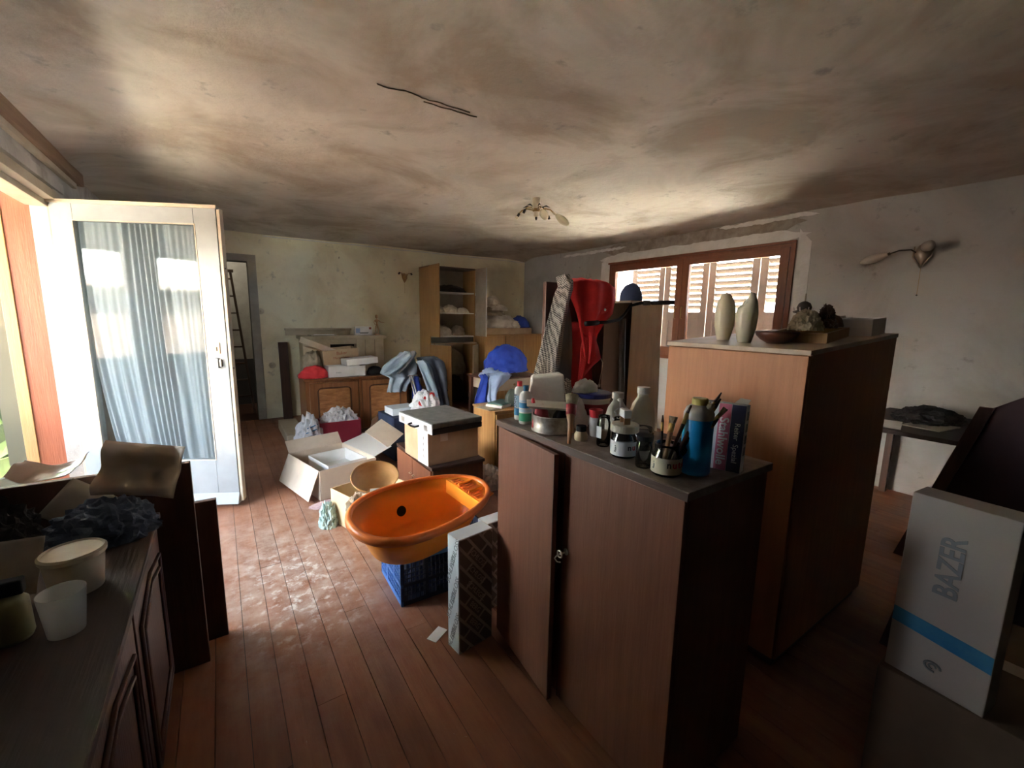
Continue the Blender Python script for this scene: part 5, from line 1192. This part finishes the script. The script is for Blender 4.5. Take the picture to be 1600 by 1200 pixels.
# ------------------------------------------------------------------ lamps
def tulip(bm, base, direc, L_, r_, n=18):
    d = Vector(direc).normalized(); q = Vector((0, 0, 1)).rotation_difference(d).to_matrix().to_4x4()
    return lathe(bm, [(r_ * .35, 0), (r_ * .5, L_ * .06), (r_ * .85, L_ * .28), (r_, L_ * .5), (r_ * .86, L_ * .75), (r_ * .5, L_ * .94), (r_ * .15, L_), (0, L_)], n, Matrix.Translation(base) @ q)
cl = thing('ceiling_lamp', 'old brass ceiling lamp with curved arms and only two opal shades left', 'ceiling lamp', (2.47, 3.28, 2.522))
obj('canopy', lathe(B(), [(.036, -.005), (.034, -.10), (.030, -.118), (.026, -.12), (.026, -.165), (0, -.17)], 24), m_creamplast, cl, smooth=True)
obj('band', lathe(B(), [(.036, -.098), (.038, -.11), (.032, -.125)], 24), m_brass, cl, smooth=True); obj('finial', lathe(B(), [(.010, -.168), (.012, -.18), (.004, -.198), (0, -.2)], 14), m_bake, cl, smooth=True)
rg = Vector((.826, -.563, 0)); fwv = Vector((.563, .826, 0))
for k, (u_, v_, shade) in enumerate(((-1, .15, 0), (-.75, -.8, 0), (1, -.15, 1), (.25, -1, 1), (.8, .7, 0))):
    d = (rg * u_ + fwv * v_).normalized(); L_ = .155
    a_ = B(); tube(a_, [d * .03 + Vector((0, 0, -.11)), d * .08 + Vector((0, 0, -.098)), d * .13 + Vector((0, 0, -.11)), d * L_ + Vector((0, 0, -.135))], .006, 8); arm = obj('arm', a_, m_brass, cl, smooth=True)
    lf_ = B(); tube(lf_, [d * .05 + Vector((.0, 0, -.085)), d * .09 + Vector((0, 0, -.075)), d * .125 + Vector((0, 0, -.09))], [.002, .007, .001], 6); obj('leaf', lf_, m_bake, arm, smooth=True)
    e = d * L_ + Vector((0, 0, -.135)); dd = (d * .8 + Vector((0, 0, -.62))) if shade else (d * .5 + Vector((0, 0, -.8)))
    sk = tube(B(), [e, e + dd.normalized() * .032], .012, 12); obj('socket', sk, m_creamplast if shade else m_bake, arm, smooth=True)
    if k == 0: obj('socket_insert', tube(B(), [e + dd.normalized() * .032, e + dd.normalized() * .055], .016, 12), m_creamplast, arm, smooth=True)
    if shade: obj('shade', tulip(B(), e + dd.normalized() * .03, dd, .15, .035), m_opal, arm, smooth=True)
def plate(bm, w_, h_):
    tube(bm, [(0, 0, h_ * .5), (0, -.02, h_ * .1), (0, -.012, -h_ * .5)], [w_ * .28, w_ * .42, .003], 10)
    tube(bm, [(-w_ * .45, -.01, h_ * .5), (-w_ * .42, -.03, 0), (0, -.02, -h_ * .52)], .006, 8); tube(bm, [(w_ * .45, -.01, h_ * .5), (w_ * .42, -.03, 0), (0, -.02, -h_ * .52)], .006, 8); return bm
sl = thing('wall_sconce', 'small brass double arm wall light without shades on the back wall left of the cupboard', 'wall lamp', (2.46, YB - .012, 2.02))
obj('backplate', plate(B(), .09, .13), m_brass, sl, smooth=True)
for s_ in (-1, 1): 
    am = obj('arm', tube(B(), [(s_ * .02, -.02, .0), (s_ * .05, -.05, .07), (s_ * .09, -.06, .075)], .006, 8), m_brass, sl, smooth=True); obj('socket', tube(B(), [(s_ * .088, -.06, .078), (s_ * .108, -.065, .052)], .014, 10), m_bake, am, smooth=True)
obj('pull_cord', tube(B(), [(0, -.02, -.06), (0, -.02, -.22)], .0018, 5), m_brass, sl); obj('cord_bead', lathe(B(), [(0, 0), (.006, .006), (0, .012)], 8, Matrix.Translation((0, -.02, -.23))), m_brass, sl)
sr = thing('wall_sconce', 'brass wall light with two frosted tulip shades on the right wall', 'wall lamp', (XR - .012, 1.115, 1.985), R(-90))
# local x runs toward -y of the room, local y toward +x; the arms reach into the room along -y local
obj('backplate', plate(B(), .13, .17), M('worn chrome brass', (.42, .36, .30), .3, .85), sr, smooth=True)
am = obj('arm', tube(B(), [(-.02, -.03, .02), (-.06, -.08, .055), (-.13, -.10, .055), (-.19, -.10, .035)], .0055, 8), m_bake, sr, smooth=True)
obj('socket', tube(B(), [(-.185, -.10, .037), (-.205, -.10, .03)], .012, 10), m_bake, am, smooth=True); obj('shade', tulip(B(), (-.20, -.10, .032), (-1, -.02, -.30), .19, .036), M('frosted shade', (.42, .40, .36), .5), am, smooth=True)
am = obj('arm', tube(B(), [(.02, -.03, .02), (.03, -.08, .06), (.03, -.12, .05)], .0055, 8), m_bake, sr, smooth=True)
obj('socket', tube(B(), [(.03, -.115, .052), (.032, -.135, .045)], .012, 10), m_bake, am, smooth=True); obj('shade', tulip(B(), (.032, -.13, .047), (.45, -1, .12), .17, .04), M('frosted shade', (.42, .40, .36), .5), am, smooth=True)
obj('pull_cord', tube(B(), [(0, -.012, -.09), (0, -.006, -.30)], .0018, 5), m_brass, sr); obj('cord_bead', lathe(B(), [(0, 0), (.008, .007), (0, .014)], 8, Matrix.Translation((0, -.008, -.312))), m_bake, sr)

# ------------------------------------------------------------------ dark things at the right
tbr = thing('side_desk', 'dark table against the right wall covered with papers and cloth', 'table', (3.75, .45, 0))
obj('top', bx(0, 1.0, 0, .72, .70, .73), m_darkwood_h, tbr, bev=.003)
for x_ in (.03, .93):
    for y_ in (.03, .65): obj('leg', bx(x_, x_ + .045, y_, y_ + .045, 0, .6995), m_darkwood, tbr)
for i, (x_, y_, rz_, m_, lb) in enumerate(((3.80, .86, 12, m_paper, 'white paper lying on the near left corner of the dark table'), (3.95, .70, -10, m_paperd, 'grey paper lying half under the dark cloth on the dark table'))):
    o = obj('paper', bx(0, .30, 0, .21, 0, .006), m_); o.location = (x_, y_, .731); o.rotation_euler = (0, 0, R(rz_)); tag(o, lb, 'paper')
bag('dark_cloth', 'dark grey crumpled cloth along the back of the dark table', 4.38, .85, .731, .26, .18, .09, 110, m_blackcloth, 'cloth', .2)
o = obj('standing_board', hexa(B(), [(0, -.5, 0), (0, .50, 0), (0, .374, .80), (0, .302, 1.13), (0, .223, 1.19), (0, -.5, 1.24)], [(.03, -.5, 0), (.03, .50, 0), (.03, .374, .80), (.03, .302, 1.13), (.03, .223, 1.19), (.03, -.5, 1.24)]), M('dark purple brown board', (.05, .018, .022), .5)); o.location = (2.4, 0, 0)
tag(o, 'large dark purplish board with a slanted corner standing near the right edge', 'board')
o = obj('pale_strip', hexa(B(), [(0, .46, .45), (0, .50, .45), (.012, .50, .45), (.012, .46, .45)], [(0, .285, 1.14), (0, .325, 1.14), (.012, .325, 1.14), (.012, .285, 1.14)]), m_molding); o.location = (2.385, .0, 0); tag(o, 'narrow brown strip leaning along the slanted corner of the dark board', 'strip')
bc_ = thing('big_carton', 'large brown carton with faded lettering at the bottom right carrying the white box', 'box', (1.315, -.30, 0))
obj('body', bx(0, .52, 0, .57, 0, .60), M('dark brown cardboard', (.17, .11, .07), .9, 0, (.12, .08, .05), 5), bc_, bev=.003); obj('tape', bx(.24, .29, .0, .57, .6003, .6012), m_cartonl, bc_)  # big carton in a darker brown card
text('SCHÖN', .11, (-.0015, .28, .30), (PI / 2, 0, -PI / 2), m_orangeink, bc_)
wbx = thing('white_box', 'tall white box with blue stripe and grey BAZER lettering on the big carton at right', 'box', (1.335, .262, .601), rot=(0, R(0), R(-96)))
obj('body', bx(0, .175, 0, .075, 0, .455), M('dull white card', (.42, .37, .33), .8), wbx, bev=.002); obj('blue_stripe', hexa(B(), [(0.001, -.0012, .125), (.174, -.0012, .105), (.174, -.0003, .105), (0.001, -.0003, .125)], [(0.001, -.0012, .162), (.174, -.0012, .145), (.174, -.0003, .145), (0.001, -.0003, .162)]), m_bluestripe, wbx)
text('BAZER', .058, (.085, -.0015, .305), (PI / 2, R(-90), 0), m_greyink, wbx, bold=.0012, sx=.85)
lg = B(); tube(lg, [(.085 + .014 * math.cos(a), -.0012, .055 + .011 * math.sin(a)) for a in [2 * PI * i / 20 for i in range(17)]], .0028, 6, True); tube(lg, [(.085 + .006 * math.cos(a), -.0012, .055 + .006 * math.sin(a)) for a in [2 * PI * i / 12 for i in range(10)]], .002, 6, True)
obj('round_emblem', lg, m_greyink, wbx)
wr_ = thing('wire_rack', 'thin pale wire rack standing on end at the bottom edge of the view', 'rack', (.98, .40, 0), R(-30))
fr_ = B(); P_ = [(-.06, 0, 0), (-.06, 0, .30), (0.0, 0, .345), (.05, 0, .31), (.05, 0, 0)]
tube(fr_, P_, .004, 6); obj('frame', fr_, m_steel_dull, wr_, smooth=True)
for k in range(6): obj('wire', tube(B(), [(-.06, 0, .05 + k * .045), (.05, 0, .05 + k * .045)], .002, 5), m_steel_dull, wr_)
obj('back_stay', tube(B(), [(0, 0, .345), (.02, .10, .0)], .003, 6), m_steel_dull, wr_)

# ------------------------------------------------------------------ dark sideboard at the left
sbl = thing('carved_sideboard', 'dark carved sideboard at the left edge, heaped with household clutter', 'sideboard', (-.82, -.30, 0))
obj('carcass', bx(.0, .56, 0, 2.24, .06, .695), m_darkwood, sbl); obj('top', bx(-.0, .59, -.01, 2.255, .696, .72), m_darkwood_h, sbl, bev=.004); obj('plinth', bx(.02, .53, .02, 2.2, 0, .06), m_edge, sbl)
for k in range(4):
    a = .02 + k * .555
    d_ = obj('door', bx(.561, .58, a, a + .535, .08, .685), m_molding, sbl, bev=.003)
    for ins in (.05, .085):
        pts = [(.583, a + ins, .08 + ins), (.583, a + .535 - ins, .08 + ins), (.583, a + .535 - ins, .685 - ins - .04), (.583, a + .27, .685 - ins), (.583, a + ins, .685 - ins - .04), (.583, a + ins, .08 + ins)]
        obj('carved_molding', tube(B(), pts, .007, 6), m_molding, d_, smooth=True)
o = obj('end_board', bx(0, .70, 0, .028, 0, .87), m_darkwood, bev=.003); o.location = (-.832, 2.02, 0); tag(o, 'dark upright board closing the far end of the carved sideboard', 'board')
o = obj('low_board', bx(0, .60, 0, .03, 0, .65), m_darkwood, bev=.003); o.location = (-.665, 2.16, 0); tag(o, 'lower dark board standing on the floor behind the taller end board', 'board')
SZ = .7205
def paper(name, lb, loc_, rot_, w_, h_, m_, curl=.0, cat='paper'):
    o = obj(name, sheet(lambda u, v: Vector((w_ * (u - .5), h_ * (v - .5), curl * ((2 * u - 1) ** 2 + .6 * noise.noise(Vector((u * 3, v * 3, w_ * 50)))))), 16, 16), m_, smooth=True, solid=.0012); o.location = loc_; o.rotation_euler = rot_; return tag(o, lb, cat)
paper('crumpled_paper', 'large crumpled brownish paper hung over the top of the dark end board', (-.25, 1.955, .885), (R(72), R(12), R(-10)), .22, .18, m_cartonl, .09)
paper('paper_sheet', 'pale square sheet standing on its corner against the dark end board', (-.43, 1.93, .80), (R(80), R(40), R(-5)), .14, .14, m_cartonl, .01)
paper('curled_page', 'curled glossy page bent over the top edge of the dark end board', (-.50, 2.0, .905), (R(15), 0, R(-12)), .17, .11, M('glossy page', (.50, .36, .30), .3), .035)
bag('grey_clothes', 'dim grey cloth heap below the crumpled paper on the sideboard', -.36, 1.83, SZ, .13, .11, .11, 120, m_slate, 'cloth', .2)
bag('dark_bag', 'black plastic bag at the back of the sideboard', -.65, 1.86, SZ, .14, .09, .17, 121, m_blackcloth, 'bag', .2)
t = thing('cream_tub', 'round cream plastic tub with a flat lid near the front edge of the sideboard', 'tub', (-.36, 1.50, SZ))
obj('body', lathe(B(), [(.052, 0), (.062, .098)], 32), m_creamplast, t, smooth=True); obj('lid', lathe(B(), [(.066, .095), (.067, .105), (.062, .110), (.058, .106), (0, .106)], 32), m_creamplast, t)
t = thing('clear_beaker', 'clear plastic beaker in front of the cream tub on the sideboard', 'beaker', (-.34, 1.30, SZ)); obj('body', lathe(B(), [(.032, 0), (.042, .10), (.040, .10), (.030, .003), (0, .003)], 28), m_clear, t, smooth=True)
t = thing('spray_bottle', 'short yellowish bottle with a black cap left of the clear beaker', 'bottle', (-.43, 1.33, SZ)); obj('body', lathe(B(), [(.030, 0), (.034, .01), (.032, .09), (.018, .105)], 24), M('olive plastic', (.28, .25, .12), .4), t, smooth=True); obj('cap', bx(-.035, .028, -.014, .014, .106, .14), m_dark, t, bev=.004)
t = thing('orange_carton', 'tilted orange and yellow packet at the left edge on the sideboard', 'packet', (-.545, 1.37, SZ), rot=(0, R(14), R(12))); obj('body', bx(-.04, .03, -.02, .02, 0, .17), M('orange packet', (.50, .16, .025), .5), t, bev=.003); obj('yellow_band', bx(.008, .032, -.0215, -.0203, 0.01, .165), M('yellow print', (.52, .34, .06), .5), t)
paper('newspaper', 'grey newspaper page leaning behind the black capped bottle', (-.52, 1.55, SZ + .075), (R(62), 0, R(-12)), .20, .14, m_paperd, .012, 'newspaper')
paper('paper_sheet', 'white sheet lying flat near the left edge of the sideboard', (-.56, 1.18, SZ + .012), (0, 0, R(35)), .20, .14, m_paper, .004)
carton('brown_carton', 'brown carton at the very left of the sideboard behind the orange packet', 'box', (-.80, 1.45, SZ), 0, .19, .28, .16, m_carton, m_carton, closed=True)
